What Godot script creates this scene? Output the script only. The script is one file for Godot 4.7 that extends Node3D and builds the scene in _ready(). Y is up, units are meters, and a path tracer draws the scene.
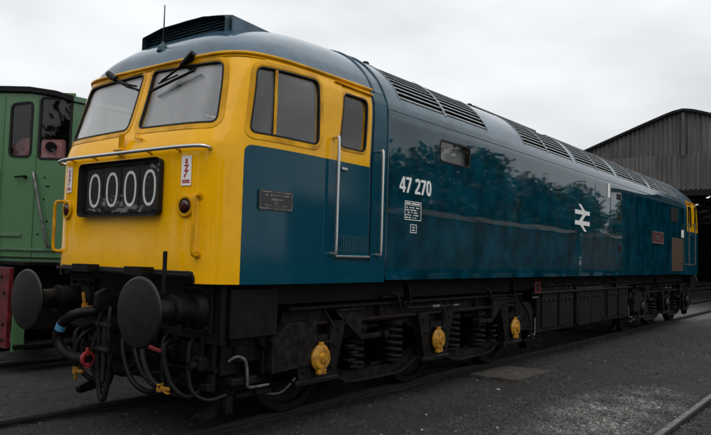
extends Node3D

# ---------------------------------------------------------------- mesh builder
class MB:
	var v := PackedVector3Array()
	var n := PackedVector3Array()
	var t := PackedVector2Array()
	var c := PackedColorArray()
	var col := Color(1, 1, 1)
	var colored := false
	func tri(a: Vector3, b: Vector3, d: Vector3, na: Vector3, nb: Vector3, nd: Vector3, ta := Vector2.ZERO, tb := Vector2.ZERO, td := Vector2.ZERO):
		if (b - a).cross(d - a).dot(na + nb + nd) > 0.0:
			var s := b; b = d; d = s
			s = nb; nb = nd; nd = s
			var q := tb; tb = td; td = q
		v.append(a); v.append(b); v.append(d)
		n.append(na); n.append(nb); n.append(nd)
		t.append(ta); t.append(tb); t.append(td)
		if colored:
			c.append(col); c.append(col); c.append(col)
	func quad(a: Vector3, b: Vector3, d: Vector3, e: Vector3, nn: Vector3):
		tri(a, b, d, nn, nn, nn)
		tri(a, d, e, nn, nn, nn)
	func quads(a: Vector3, b: Vector3, d: Vector3, e: Vector3, na: Vector3, nb: Vector3, nd: Vector3, ne: Vector3):
		tri(a, b, d, na, nb, nd)
		tri(a, d, e, na, nd, ne)
	# box with chamfered edges
	func box(at: Vector3, size: Vector3, ba := Basis.IDENTITY, ch := 0.006):
		var h := size * 0.5
		ch = min(ch, min(h.x, min(h.y, h.z)) * 0.6)
		var i := h - Vector3(ch, ch, ch)
		for ax in 3:
			var u := (ax + 1) % 3
			var w := (ax + 2) % 3
			for s in [-1.0, 1.0]:
				var nn := Vector3.ZERO
				nn[ax] = s
				var ps := []
				for k in [[-1, -1], [1, -1], [1, 1], [-1, 1]]:
					var p := Vector3.ZERO
					p[ax] = s * h[ax]; p[u] = k[0] * i[u]; p[w] = k[1] * i[w]
					ps.append(at + ba * p)
				quad(ps[0], ps[1], ps[2], ps[3], ba * nn)
		for ax in 3:
			var u := (ax + 1) % 3
			var w := (ax + 2) % 3
			for su in [-1.0, 1.0]:
				for sw in [-1.0, 1.0]:
					var a := Vector3.ZERO
					var b := Vector3.ZERO
					a[u] = su * h[u]; a[w] = sw * i[w]
					b[u] = su * i[u]; b[w] = sw * h[w]
					var nn := Vector3.ZERO
					nn[u] = su; nn[w] = sw
					var e := Vector3.ZERO
					e[ax] = i[ax]
					quad(at + ba * (a - e), at + ba * (a + e), at + ba * (b + e), at + ba * (b - e), (ba * nn).normalized())
		for sx in [-1.0, 1.0]:
			for sy in [-1.0, 1.0]:
				for sz in [-1.0, 1.0]:
					var s := Vector3(sx, sy, sz)
					var nn: Vector3 = (ba * s).normalized()
					tri(at + ba * (s * Vector3(h.x, i.y, i.z)), at + ba * (s * Vector3(i.x, h.y, i.z)), at + ba * (s * Vector3(i.x, i.y, h.z)), nn, nn, nn)
	func bar(a: Vector3, b: Vector3, wide: float, thick: float, up := Vector3.UP, ch := 0.004):
		var d := (b - a).normalized()
		var s := d.cross(up).normalized()
		var w := s.cross(d)
		box((a + b) * 0.5, Vector3(a.distance_to(b), wide, thick), Basis(d, w, s), ch)
	func side(d: Vector3) -> Vector3:
		return d.cross(Vector3.UP if abs(d.y) < 0.9 else Vector3.RIGHT).normalized()
	# a turned solid: profile is [distance along axis, radius]
	func lathe(o: Vector3, ax: Vector3, prof: Array, seg := 20, smooth := false, squash := 1.0):
		ax = ax.normalized()
		var s := side(ax)
		var w := ax.cross(s)
		for k in prof.size() - 1:
			var p: Array = prof[k]
			var q: Array = prof[k + 1]
			var sl := Vector2(q[1] - p[1], q[0] - p[0])
			if sl.length() < 1e-6: continue
			sl = sl.normalized()
			for j in seg:
				var a0 := TAU * j / seg
				var a1 := TAU * (j + 1) / seg
				var r0 := s * cos(a0) + w * sin(a0) * squash
				var r1 := s * cos(a1) + w * sin(a1) * squash
				var n0 := (r0 * sl.y - ax * sl.x).normalized()
				var n1 := (r1 * sl.y - ax * sl.x).normalized()
				var A: Vector3 = o + ax * p[0] + r0 * p[1]
				var B: Vector3 = o + ax * p[0] + r1 * p[1]
				var C: Vector3 = o + ax * q[0] + r1 * q[1]
				var D: Vector3 = o + ax * q[0] + r0 * q[1]
				if q[1] > 1e-5: tri(A, C, D, n0, n1, n0)
				if p[1] > 1e-5: tri(A, B, C, n0, n1, n1)
	func cyl(a: Vector3, b: Vector3, r: float, seg := 14, r2 := -1.0):
		if r2 < 0: r2 = r
		var l := a.distance_to(b)
		lathe(a, b - a, [[0.0, 0.0], [0.0, r], [l, r2], [l, 0.0]], seg)
	func tube(pts: Array, r: float, seg := 8, round := 0):
		var P := pts
		if round > 0 and pts.size() > 2:
			P = []
			for k in pts.size() - 1:
				var p0: Vector3 = pts[max(k - 1, 0)]
				var p1: Vector3 = pts[k]
				var p2: Vector3 = pts[k + 1]
				var p3: Vector3 = pts[min(k + 2, pts.size() - 1)]
				for j in round:
					P.append(p1.cubic_interpolate(p2, p0, p3, float(j) / round))
			P.append(pts[-1])
		var rings := []
		var s := Vector3.ZERO
		for k in P.size():
			var d: Vector3 = (P[min(k + 1, P.size() - 1)] - P[max(k - 1, 0)]).normalized()
			if k == 0: s = side(d)
			else: s = (s - d * s.dot(d)).normalized()
			var w := d.cross(s)
			var ring := []
			for j in seg:
				var a := TAU * j / seg
				ring.append(s * cos(a) + w * sin(a))
			rings.append(ring)
		for k in P.size() - 1:
			for j in seg:
				var j2 := (j + 1) % seg
				quads(P[k] + rings[k][j] * r, P[k] + rings[k][j2] * r, P[k + 1] + rings[k + 1][j2] * r, P[k + 1] + rings[k + 1][j] * r, rings[k][j], rings[k][j2], rings[k + 1][j2], rings[k + 1][j])
		for e in [0, P.size() - 1]:
			var d: Vector3 = (P[1] - P[0]).normalized() * -1.0 if e == 0 else (P[-1] - P[-2]).normalized()
			for j in seg:
				tri(P[e], P[e] + rings[e][j] * r, P[e] + rings[e][(j + 1) % seg] * r, d, d, d)
	# a flat outline with thickness: points o + ux*p.x + uy*p.y, thickness along dep
	func prism(poly: PackedVector2Array, o: Vector3, ux: Vector3, uy: Vector3, dep: Vector3):
		var idx := Geometry2D.triangulate_polygon(poly)
		var nn := dep.normalized()
		var P := []
		for p in poly: P.append(o + ux * p.x + uy * p.y)
		for k in range(0, idx.size(), 3):
			tri(P[idx[k]], P[idx[k + 1]], P[idx[k + 2]], -nn, -nn, -nn)
			tri(P[idx[k]] + dep, P[idx[k + 1]] + dep, P[idx[k + 2]] + dep, nn, nn, nn)
		var sg := 1.0 if Geometry2D.is_polygon_clockwise(poly) else -1.0
		for k in poly.size():
			var a: Vector3 = P[k]
			var b: Vector3 = P[(k + 1) % poly.size()]
			var e := poly[(k + 1) % poly.size()] - poly[k]
			var m := (ux * -e.y + uy * e.x).normalized() * sg
			quad(a, b, b + dep, a + dep, m)
	# one surface cut by outlines; fn(u, v) -> point
	func patch(fn: Callable, us: Array, vs: Array, flip := 1.0, holes := [], keep = null, off := 0.0, uvs := Rect2(0, 0, 1, 1)):
		var cache := {}
		var eps := 0.004
		var at := func(p: Vector2):
			var key := Vector2i(roundi(p.x * 20000), roundi(p.y * 20000))
			if cache.has(key): return cache[key]
			var o: Vector3 = fn.call(p.x, p.y)
			var du: Vector3 = fn.call(p.x + eps, p.y) - fn.call(p.x - eps, p.y)
			var dv: Vector3 = fn.call(p.x, p.y + eps) - fn.call(p.x, p.y - eps)
			var nn := du.cross(dv).normalized() * flip
			var r := [o + nn * off, nn, (p - uvs.position) / uvs.size]
			cache[key] = r
			return r
		var boxes := []
		for h in holes:
			var rc := Rect2(h[0], Vector2.ZERO)
			for p in h: rc = rc.expand(p)
			boxes.append(rc)
		for i in us.size() - 1:
			for j in vs.size() - 1:
				var cell := PackedVector2Array([Vector2(us[i], vs[j]), Vector2(us[i + 1], vs[j]), Vector2(us[i + 1], vs[j + 1]), Vector2(us[i], vs[j + 1])])
				var rc := Rect2(cell[0], cell[2] - cell[0])
				var polys := [cell]
				var cut := false
				if keep != null:
					polys = Geometry2D.intersect_polygons(cell, keep)
					cut = true
				for h in holes.size():
					if not rc.intersects(boxes[h]): continue
					cut = true
					var next := []
					for pl in polys:
						for r in Geometry2D.clip_polygons(pl, holes[h]): next.append(r)
					polys = next
				for pl in polys:
					var idx: PackedInt32Array = PackedInt32Array([0, 1, 2, 0, 2, 3])
					if cut:
						if pl.size() < 3: continue
						idx = Geometry2D.triangulate_polygon(pl)
					for k in range(0, idx.size(), 3):
						var A = at.call(pl[idx[k]])
						var B = at.call(pl[idx[k + 1]])
						var C = at.call(pl[idx[k + 2]])
						tri(A[0], B[0], C[0], A[1], B[1], C[1], A[2], B[2], C[2])
	# a band that follows an outline on a surface, between two offsets of the outline (in the surface) and two heights
	func rim(fn: Callable, outline: PackedVector2Array, flip: float, grow0: float, off0: float, grow1: float, off1: float):
		var m := outline.size()
		var cen := Vector2.ZERO
		for p in outline: cen += p / m
		var pts := [[], []]
		for k in m:
			var p := outline[k]
			var e := (outline[(k + 1) % m] - outline[(k - 1 + m) % m]).normalized()
			var o := Vector2(e.y, -e.x)
			if o.dot(p - cen) < 0: o = -o
			for s in 2:
				var g: float = grow0 if s == 0 else grow1
				var f: float = off0 if s == 0 else off1
				var q := p + o * g
				var du: Vector3 = fn.call(q.x + 0.004, q.y) - fn.call(q.x - 0.004, q.y)
				var dv: Vector3 = fn.call(q.x, q.y + 0.004) - fn.call(q.x, q.y - 0.004)
				pts[s].append(fn.call(q.x, q.y) + du.cross(dv).normalized() * flip * f)
		var mid := Vector3.ZERO
		for p in pts[0]: mid += p / m
		var dv0: Vector3 = fn.call(cen.x, cen.y + 0.004) - fn.call(cen.x, cen.y - 0.004)
		var du0: Vector3 = fn.call(cen.x + 0.004, cen.y) - fn.call(cen.x - 0.004, cen.y)
		var nrm := du0.cross(dv0).normalized() * flip
		for k in m:
			var a: Vector3 = pts[0][k]
			var b: Vector3 = pts[0][(k + 1) % m]
			var d: Vector3 = pts[1][(k + 1) % m]
			var e: Vector3 = pts[1][k]
			var nn := (b - a).cross(e - a)
			if nn.length() < 1e-10: continue
			nn = nn.normalized()
			var want := nrm if abs(nn.dot(nrm)) > 0.5 else (mid - a)
			if nn.dot(want) < 0: nn = -nn
			quad(a, b, d, e, nn)
	func mesh(m: Material) -> ArrayMesh:
		var arr := []
		arr.resize(Mesh.ARRAY_MAX)
		arr[Mesh.ARRAY_VERTEX] = v
		arr[Mesh.ARRAY_NORMAL] = n
		arr[Mesh.ARRAY_TEX_UV] = t
		if colored: arr[Mesh.ARRAY_COLOR] = c
		var am := ArrayMesh.new()
		am.add_surface_from_arrays(Mesh.PRIMITIVE_TRIANGLES, arr)
		am.surface_set_material(0, m)
		return am

# ---------------------------------------------------------------- nodes
var M := {}
var rng := RandomNumberGenerator.new()
var used := {}

func inst(called: String, mesh: Mesh, parent: Node, at := Vector3.ZERO) -> MeshInstance3D:
	var o := MeshInstance3D.new()
	o.name = called
	o.mesh = mesh
	o.position = at
	parent.add_child(o, true)
	return o
func obj(called: String, mb: MB, m, parent: Node) -> MeshInstance3D:
	return inst(called, mb.mesh(M[m] if m is String else m), parent)
func part(called: String, parent: Node, at := Vector3.ZERO) -> Node3D:
	var o := Node3D.new()
	o.name = called
	o.position = at
	parent.add_child(o, true)
	return o
func thing(called: String, label: String, category: String, at := Vector3.ZERO, group := "") -> Node3D:
	var o := Node3D.new()
	used[called] = used.get(called, -1) + 1
	o.name = called if used[called] == 0 else "%s_%03d" % [called, used[called]]
	o.position = at
	add_child(o)
	tag(o, label, category, group)
	return o
func tag(o: Node, label: String, category: String, group := ""):
	o.set_meta("label", label)
	o.set_meta("category", category)
	if group: o.set_meta("group", group)
func structure(o: Node):
	o.set_meta("kind", "structure")

# ---------------------------------------------------------------- curves and outlines
func tab(xs: Array, ys: Array, x: float) -> float:
	var k := 0
	var m := xs.size()
	while k < m - 2 and x > xs[k + 1]: k += 1
	var h: float = xs[k + 1] - xs[k]
	var t: float = clampf((x - xs[k]) / h, -0.1, 1.1)
	var s: float = (ys[k + 1] - ys[k]) / h
	var s0: float = s if k == 0 else (ys[k] - ys[k - 1]) / (xs[k] - xs[k - 1])
	var s2: float = s if k == m - 2 else (ys[k + 2] - ys[k + 1]) / (xs[k + 2] - xs[k + 1])
	var m0: float = 0.0 if s0 * s <= 0 else 2.0 * s0 * s / (s0 + s)
	var m1: float = 0.0 if s * s2 <= 0 else 2.0 * s * s2 / (s + s2)
	if k == 0: m0 = s
	if k == m - 2: m1 = s
	var t2 := t * t
	var t3 := t2 * t
	return ys[k] * (2 * t3 - 3 * t2 + 1) + m0 * h * (t3 - 2 * t2 + t) + ys[k + 1] * (-2 * t3 + 3 * t2) + m1 * h * (t3 - t2)
func steps(a: float, b: float, d: float) -> Array:
	var m := maxi(1, roundi(absf(b - a) / d))
	var r := []
	for k in m + 1: r.append(lerpf(a, b, float(k) / m))
	return r
# corners rounded
func rounded(pts: Array, r: float, seg := 5) -> PackedVector2Array:
	var out := PackedVector2Array()
	var m := pts.size()
	for k in m:
		var p: Vector2 = pts[k]
		var a: Vector2 = pts[(k - 1 + m) % m]
		var b: Vector2 = pts[(k + 1) % m]
		var p0 := p + (a - p).normalized() * r
		var p1 := p + (b - p).normalized() * r
		for j in seg + 1:
			var t := float(j) / seg
			out.append(p0.lerp(p, t).lerp(p.lerp(p1, t), t))
	return out
func rrect(x0: float, y0: float, x1: float, y1: float, r: float, seg := 5) -> PackedVector2Array:
	return rounded([Vector2(x0, y0), Vector2(x1, y0), Vector2(x1, y1), Vector2(x0, y1)], r, seg)
# subdivide an outline so that it follows a curved surface
func dense(p: PackedVector2Array, d: float) -> PackedVector2Array:
	var out := PackedVector2Array()
	for k in p.size():
		var a := p[k]
		var b := p[(k + 1) % p.size()]
		var m := maxi(1, ceili(a.distance_to(b) / d))
		for j in m: out.append(a.lerp(b, float(j) / m))
	return out

# ---------------------------------------------------------------- materials
func lin(r: float, g: float, b: float) -> Color:
	return Color(r, g, b).linear_to_srgb()
func noise_tex(freq: float, lo: Color, hi: Color, seed_: int, size := 512, oct := 4, contrast := 1.0) -> ImageTexture:
	var f := FastNoiseLite.new()
	f.seed = seed_
	f.frequency = freq
	f.fractal_octaves = oct
	f.noise_type = FastNoiseLite.TYPE_SIMPLEX_SMOOTH
	var im := f.get_seamless_image(size, size)
	im.convert(Image.FORMAT_L8)
	var d := im.get_data()
	var out := PackedByteArray()
	out.resize(size * size * 3)
	for k in d.size():
		var t: float = clampf((d[k] / 255.0 - 0.5) * contrast + 0.5, 0.0, 1.0)
		out[k * 3] = int(lerpf(lo.r, hi.r, t) * 255)
		out[k * 3 + 1] = int(lerpf(lo.g, hi.g, t) * 255)
		out[k * 3 + 2] = int(lerpf(lo.b, hi.b, t) * 255)
	var res := Image.create_from_data(size, size, false, Image.FORMAT_RGB8, out)
	res.generate_mipmaps()
	return ImageTexture.create_from_image(res)
func mk(called: String, color: Color, rough := 0.6, metal := 0.0, tex: Texture2D = null, scale := 1.0, rtex: Texture2D = null) -> StandardMaterial3D:
	var m := StandardMaterial3D.new()
	m.albedo_color = color
	m.roughness = rough
	m.metallic = metal
	if tex:
		m.albedo_texture = tex
	if rtex:
		m.roughness_texture = rtex
		m.roughness_texture_channel = BaseMaterial3D.TEXTURE_CHANNEL_RED
	if tex or rtex:
		m.uv1_triplanar = true
		m.uv1_world_triplanar = true
		m.uv1_scale = Vector3(scale, scale, scale)
	M[called] = m
	return m

# ---------------------------------------------------------------- scene
func _ready():
	rng.seed = 4711
	camera_and_light()
	materials()
	ground_and_track()
	shed()
	opposite_side()
	locomotive()
	shunter()
	small_things()

func camera_and_light():
	var cam := Camera3D.new()
	cam.name = "camera"
	var yaw := 0.9201
	var pit := 0.0554
	var roll := 0.0277
	var fw := Vector3(cos(pit) * sin(yaw), sin(pit), -cos(pit) * cos(yaw))
	var r := Vector3(cos(yaw), 0, sin(yaw))
	var u := r.cross(fw)
	var r2 := r * cos(roll) + u * sin(roll)
	var u2 := u * cos(roll) - r * sin(roll)
	cam.transform = Transform3D(Basis(r2, u2, -fw), Vector3(-5.1188, 1.5445, 5.4903))
	cam.fov = rad_to_deg(2.0 * atan(217.5 / 690.94))
	cam.near = 0.05
	cam.far = 2000
	add_child(cam)
	cam.current = true
	var we := WorldEnvironment.new()
	we.name = "world_environment"
	var env := Environment.new()
	env.background_mode = Environment.BG_SKY
	env.tonemap_mode = Environment.TONE_MAPPER_LINEAR
	env.tonemap_exposure = 1.14
	env.sdfgi_enabled = true
	env.ssao_enabled = true
	env.ssil_enabled = true
	var sky := Sky.new()
	var sm := PanoramaSkyMaterial.new()
	sm.panorama = sky_picture()
	sky.sky_material = sm
	env.sky = sky
	we.environment = env
	add_child(we)
	var sun := DirectionalLight3D.new()
	sun.name = "sun"
	sun.light_energy = 0.2
	sun.light_color = Color(1.0, 0.97, 0.93)
	sun.light_angular_distance = 45.0
	sun.shadow_enabled = true
	add_child(sun)
	sun.look_at_from_position(Vector3.ZERO, Vector3(0.62, -1.0, -0.35))

# an even white overcast with faint grey folds of cloud all round
func sky_picture() -> ImageTexture:
	var w := 1024
	var h := 512
	var f := FastNoiseLite.new()
	f.seed = 12
	f.frequency = 1.6
	f.fractal_octaves = 5
	f.noise_type = FastNoiseLite.TYPE_SIMPLEX_SMOOTH
	var im := Image.create(w, h, false, Image.FORMAT_RGBF)
	for y in h:
		var el := (0.5 - (y + 0.5) / h) * PI
		for x in w:
			var az := TAU * (x + 0.5) / w
			var d := Vector3(cos(el) * sin(az), sin(el) * 2.2, cos(el) * cos(az))
			var c := f.get_noise_3dv(d * 1.3)
			var up := clampf(sin(el), 0, 1)
			var b: float = 0.715 + 0.44 * pow(up, 1.4) + 0.26 * c
			im.set_pixel(x, y, Color(b * 0.972, b, b * 1.032))
	return ImageTexture.create_from_image(im)

func materials():
	var grime := noise_tex(0.012, Color(0.72, 0.70, 0.68), Color(1, 1, 1), 3, 512, 5, 1.6)
	var dust := noise_tex(0.008, Color(0.62, 0.58, 0.55), Color(1, 1, 1), 5, 512, 6, 1.5)
	var grit := noise_tex(0.014, Color(0.50, 0.45, 0.42), Color(1, 1, 1), 15, 512, 6, 1.7)
	var gloss := noise_tex(0.01, Color(0.65, 0.65, 0.65), Color(1, 1, 1), 7, 512, 4, 1.6)
	mk("yellow", lin(0.84, 0.42, 0.002), 0.14, 0.0, grime, 0.4, gloss)
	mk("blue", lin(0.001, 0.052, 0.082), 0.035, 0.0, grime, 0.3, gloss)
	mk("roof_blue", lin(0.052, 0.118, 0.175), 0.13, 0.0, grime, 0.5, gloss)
	mk("slat", lin(0.24, 0.28, 0.30), 0.4, 0.0, grime, 0.9)
	mk("horn_teal", lin(0.006, 0.048, 0.066), 0.5, 0.0, grime, 0.9)
	mk("black", lin(0.0065, 0.0065, 0.007), 0.5, 0.0, dust, 1.3)
	mk("frame", lin(0.0088, 0.0076, 0.0070), 0.6, 0.0, grit, 0.8)
	mk("frame_light", lin(0.018, 0.0165, 0.016), 0.5, 0.2, grit, 1.1)
	mk("rust", lin(0.025, 0.015, 0.012), 0.8, 0.0, dust, 2.0)
	mk("grease", lin(0.0070, 0.0058, 0.0050), 0.45, 0.2, grit, 1.3)
	mk("chrome", lin(0.55, 0.55, 0.54), 0.25, 0.9)
	mk("steel", lin(0.30, 0.30, 0.30), 0.4, 0.7, dust, 2.0)
	mk("pipe_grey", lin(0.15, 0.145, 0.135), 0.55, 0.2, dust, 2.5)
	mk("white", lin(0.78, 0.78, 0.76), 0.5)
	mk("digit_white", lin(0.70, 0.70, 0.68), 0.6)
	mk("red", lin(0.40, 0.012, 0.02), 0.4)
	mk("plate_red", lin(0.10, 0.006, 0.01), 0.4)
	mk("tap_red", lin(0.22, 0.012, 0.014), 0.5)
	mk("lens", lin(0.035, 0.004, 0.004), 0.06)
	mk("rubber", lin(0.012, 0.012, 0.012), 0.55)
	mk("cream", lin(0.58, 0.62, 0.62), 0.6)
	mk("blind_grey", lin(0.20, 0.21, 0.21), 0.7)
	mk("desk", lin(0.05, 0.055, 0.06), 0.5)
	mk("paper", lin(0.7, 0.7, 0.68), 0.7)
	mk("blind", lin(0.012, 0.008, 0.009), 0.7)
	mk("tape", lin(0.07, 0.25, 0.42), 0.5)
	mk("hose", lin(0.009, 0.009, 0.0095), 0.5, 0.0, dust, 3.0)
	mk("axle_yellow", lin(0.56, 0.27, 0.012), 0.5, 0.0, dust, 2.5)
	mk("green", lin(0.074, 0.170, 0.078), 0.3, 0.0, null, 0.7, gloss)
	mk("green_pale", lin(0.09, 0.19, 0.11), 0.5, 0.0, grime, 0.9)
	mk("beam_red", lin(0.15, 0.008, 0.014), 0.45, 0.0, dust, 1.0)
	mk("pink", lin(0.72, 0.30, 0.30), 0.5)
	mk("rail_bright", lin(0.17, 0.16, 0.155), 0.5, 0.3, dust, 2.0)
	mk("rail_top", lin(0.035, 0.032, 0.03), 0.5, 0.3, dust, 2.0)
	mk("rail_side", lin(0.016, 0.0125, 0.011), 0.8, 0.0, dust, 2.0)
	mk("reflection_brown", lin(0.10, 0.055, 0.028), 0.5, 0.0, grime, 0.8)  # colour of the reflection painted on the body side
	mk("plate", lin(0.014, 0.014, 0.016), 0.35)
	mk("timber", lin(0.062, 0.054, 0.047), 0.8, 0.0, dust, 1.5)
	var g := StandardMaterial3D.new()
	g.albedo_color = Color(0.05, 0.06, 0.06, 0.05)
	g.transparency = BaseMaterial3D.TRANSPARENCY_ALPHA
	g.roughness = 0.02
	M.glass = g
	var g2: StandardMaterial3D = g.duplicate()
	g2.albedo_color = Color(0.03, 0.03, 0.03, 0.08)
	M.dark_glass = g2
	for k in ["black", "frame", "frame_light", "rust", "hose", "rubber", "yellow"]: M[k].metallic_specular = 0.3

# ---------------------------------------------------------------- the diesel locomotive
# x runs from the leading axle (0) back to the last one (15.7), y is height above the rail, z to the camera's side
const XR := 0.85
const CABN := 7.5
var CY := [1.2, 2.28, 2.43, 2.52, 2.62, 3.15, 3.27]
var CXF := [-1.43, -1.43, -1.422, -1.395, -1.355, -1.205, -1.18]
var WY := [1.2, 2.95, 3.12, 3.27]
var WW := [1.345, 1.345, 1.335, 1.285]
# dome of the cab roof: half width, height, front, squareness
var DP := [0.0, 1.0, 2.0, 3.0, 4.0, 5.0, 6.0, 7.0]
var DW := [1.285, 1.20, 1.07, 0.90, 0.70, 0.45, 0.20, 0.0]
var DY := [3.27, 3.42, 3.57, 3.70, 3.785, 3.845, 3.87, 3.875]
var DX := [-1.18, -1.11, -0.96, -0.70, -0.36, 0.02, 0.42, 0.80]
var DN := [7.5, 5.8, 4.3, 3.4, 3.0, 2.6, 2.3, 2.0]
var s_of := []   # arc length at each angle
const SN := 800
var S_MAX := 0.0

func phi_pt(phi: float, l: float, w: float, y: float, nn: float) -> Vector3:
	var a := maxf(sin(phi), 0.0)
	var b := maxf(cos(phi), 0.0)
	var k := pow(pow(a, nn) + pow(b, nn), -1.0 / nn)
	return Vector3(XR - l * a * k, y, w * b * k)
func cab_table():
	var acc := 0.0
	var last := phi_pt(PI / 2, XR + 1.43, 1.345, 2.0, CABN)
	for k in SN + 1:
		var p := phi_pt(PI / 2 * (1.0 - float(k) / SN), XR + 1.43, 1.345, 2.0, CABN)
		acc += p.distance_to(last)
		s_of.append(acc)
		last = p
	S_MAX = acc
func phi_of(s: float) -> float:
	s = clampf(absf(s), 0.0, S_MAX)
	var lo := 0
	var hi := SN
	while hi - lo > 1:
		var m := (lo + hi) >> 1
		if s_of[m] <= s: lo = m
		else: hi = m
	var t: float = (s - s_of[lo]) / (s_of[hi] - s_of[lo])
	return PI / 2 * (1.0 - (lo + t) / SN)
func s_of_phi(phi: float) -> float:
	var t := (1.0 - phi / (PI / 2)) * SN
	var k := clampi(int(t), 0, SN - 1)
	return lerpf(s_of[k], s_of[k + 1], t - k)
func cab_s(s: float, y: float) -> Vector3:
	var p := phi_pt(phi_of(s), XR - tab(CY, CXF, y), tab(WY, WW, y), y, CABN)
	if s < 0: p.z = -p.z
	return p
func dome_s(s: float, q: float) -> Vector3:
	q = clampf(q, 0.0, 7.0)
	var p := phi_pt(phi_of(s), XR - tab(DP, DX, q), tab(DP, DW, q), tab(DP, DY, q), tab(DP, DN, q))
	if s < 0: p.z = -p.z
	return p
# where on the outline a given x (side) or z (front) lies at height y
func sx(x: float, y: float) -> float:
	var a := (XR - x) / (XR - tab(CY, CXF, y))
	return s_of_phi(atan2(a, pow(maxf(1.0 - pow(a, CABN), 0.0), 1.0 / CABN)))
func sz(z: float, y: float) -> float:
	var b := absf(z) / tab(WY, WW, y)
	return s_of_phi(atan2(pow(maxf(1.0 - pow(b, CABN), 0.0), 1.0 / CABN), b)) * signf(z)
func cab_n(s: float, y: float) -> Vector3:
	return (cab_s(s + 0.004, y) - cab_s(s - 0.004, y)).cross(cab_s(s, y + 0.004) - cab_s(s, y - 0.004)).normalized() * cab_flip()
func cab_flip() -> float:
	return 1.0
func mirror(p: PackedVector2Array) -> PackedVector2Array:
	var o := PackedVector2Array()
	for q in p: o.append(Vector2(-q.x, q.y))
	o.reverse()
	return o

func paint_texture() -> ImageTexture:
	var w := 2048
	var h := 600
	var f := FastNoiseLite.new()
	f.seed = 5
	f.frequency = 0.012
	f.fractal_octaves = 4
	var yel := Vector3(0.84, 0.42, 0.002)
	var blu := Vector3(0.001, 0.052, 0.082)
	var s0 := sx(-1.135, 1.9)
	var s1 := sx(0.565, 2.8)
	var out := PackedByteArray()
	out.resize(w * h * 3)
	for j in h:
		var y := 3.3 - 2.1 * (j + 0.5) / h
		for i in w:
			var s := absf(-3.6 + 7.2 * (i + 0.5) / w)
			var b := false
			# s grows from the front centre to the rear of the cab
			b = s > s1
			if s > s0 and y < 2.452:
				b = true
				if s < s0 + 0.06 and y > 2.392 and Vector2(s - s0 - 0.06, y - 2.392).length() > 0.06: b = false
			var k := 1.0 + 0.06 * f.get_noise_2d(i, j * 1.2)
			var st := f.get_noise_2d(i * 7.0, j * 0.35 + 900.0) + 0.6 * f.get_noise_2d(i * 3.0 + 500.0, j * 3.0)
			if st > 0.30: k *= 1.0 - minf(0.35 * (st - 0.30), 0.07)
			var c := (blu if b else yel) * k
			var q := Color(c.x, c.y, c.z).linear_to_srgb()
			var o := (j * w + i) * 3
			out[o] = int(clampf(q.r, 0, 1) * 255)
			out[o + 1] = int(clampf(q.g, 0, 1) * 255)
			out[o + 2] = int(clampf(q.b, 0, 1) * 255)
	var im := Image.create_from_data(w, h, false, Image.FORMAT_RGB8, out)
	return ImageTexture.create_from_image(im)

var SEC := []   # dense section: [arc length, y, z]
var V_T := 0.0
var wave := FastNoiseLite.new()
func section_table():
	var P := [Vector2(1.345, 1.30), Vector2(1.345, 2.10), Vector2(1.345, 2.95), Vector2(1.335, 3.12), Vector2(1.285, 3.27), Vector2(1.20, 3.42), Vector2(1.07, 3.57), Vector2(0.90, 3.70), Vector2(0.70, 3.785), Vector2(0.45, 3.845), Vector2(0.2, 3.87), Vector2(0, 3.875), Vector2(-0.2, 3.87)]
	var acc := 0.0
	var last: Vector2 = P[0]
	for k in P.size() - 2:
		for j in 24:
			var t := j / 24.0
			var p: Vector2 = P[k].lerp(P[k + 1], t) if k < 2 else P[k].cubic_interpolate(P[k + 1], P[k - 1], P[k + 2], t)
			acc += p.distance_to(last)
			SEC.append(Vector3(acc, p.y, p.x))
			last = p
	acc += last.distance_to(P[-2])
	SEC.append(Vector3(acc, P[-2].y, 0.0))
	V_T = acc
	wave.seed = 21
	wave.frequency = 0.7
	wave.fractal_octaves = 2
func sec(v: float) -> Vector2:   # (z, y)
	var far := v > V_T
	if far: v = 2.0 * V_T - v
	v = clampf(v, 0.0, V_T)
	var lo := 0
	var hi := SEC.size() - 1
	while hi - lo > 1:
		var m := (lo + hi) >> 1
		if SEC[m].x <= v: lo = m
		else: hi = m
	var t: float = (v - SEC[lo].x) / (SEC[hi].x - SEC[lo].x)
	return Vector2(lerpf(SEC[lo].z, SEC[hi].z, t) * (-1.0 if far else 1.0), lerpf(SEC[lo].y, SEC[hi].y, t))
func body_pt(x: float, v: float) -> Vector3:
	var p := sec(v)
	var w := wave.get_noise_2d(x, v * 1.3) * 0.0011
	return Vector3(x, p.y, p.x + (w if v < V_T else -w))
func v_of_y(y: float) -> float:
	for k in SEC.size() - 1:
		if SEC[k + 1].y >= y: return lerpf(SEC[k].x, SEC[k + 1].x, (y - SEC[k].y) / (SEC[k + 1].y - SEC[k].y))
	return V_T

func text(s: String, h: float, parent: Node, at: Vector3, m: String, called: String, turn := 0.0, face := "Droid Sans", squeeze := 1.0) -> MeshInstance3D:
	var tm := TextMesh.new()
	var f := SystemFont.new()
	f.font_names = PackedStringArray([face])
	f.font_weight = 700
	tm.font = f
	tm.text = s
	tm.font_size = 64
	tm.pixel_size = h / 46.0
	tm.depth = 0.004
	tm.material = M[m]
	var o := inst(called, tm, parent, at)
	o.rotation.y = turn
	o.scale = Vector3(squeeze, 1, 1)
	return o

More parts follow.
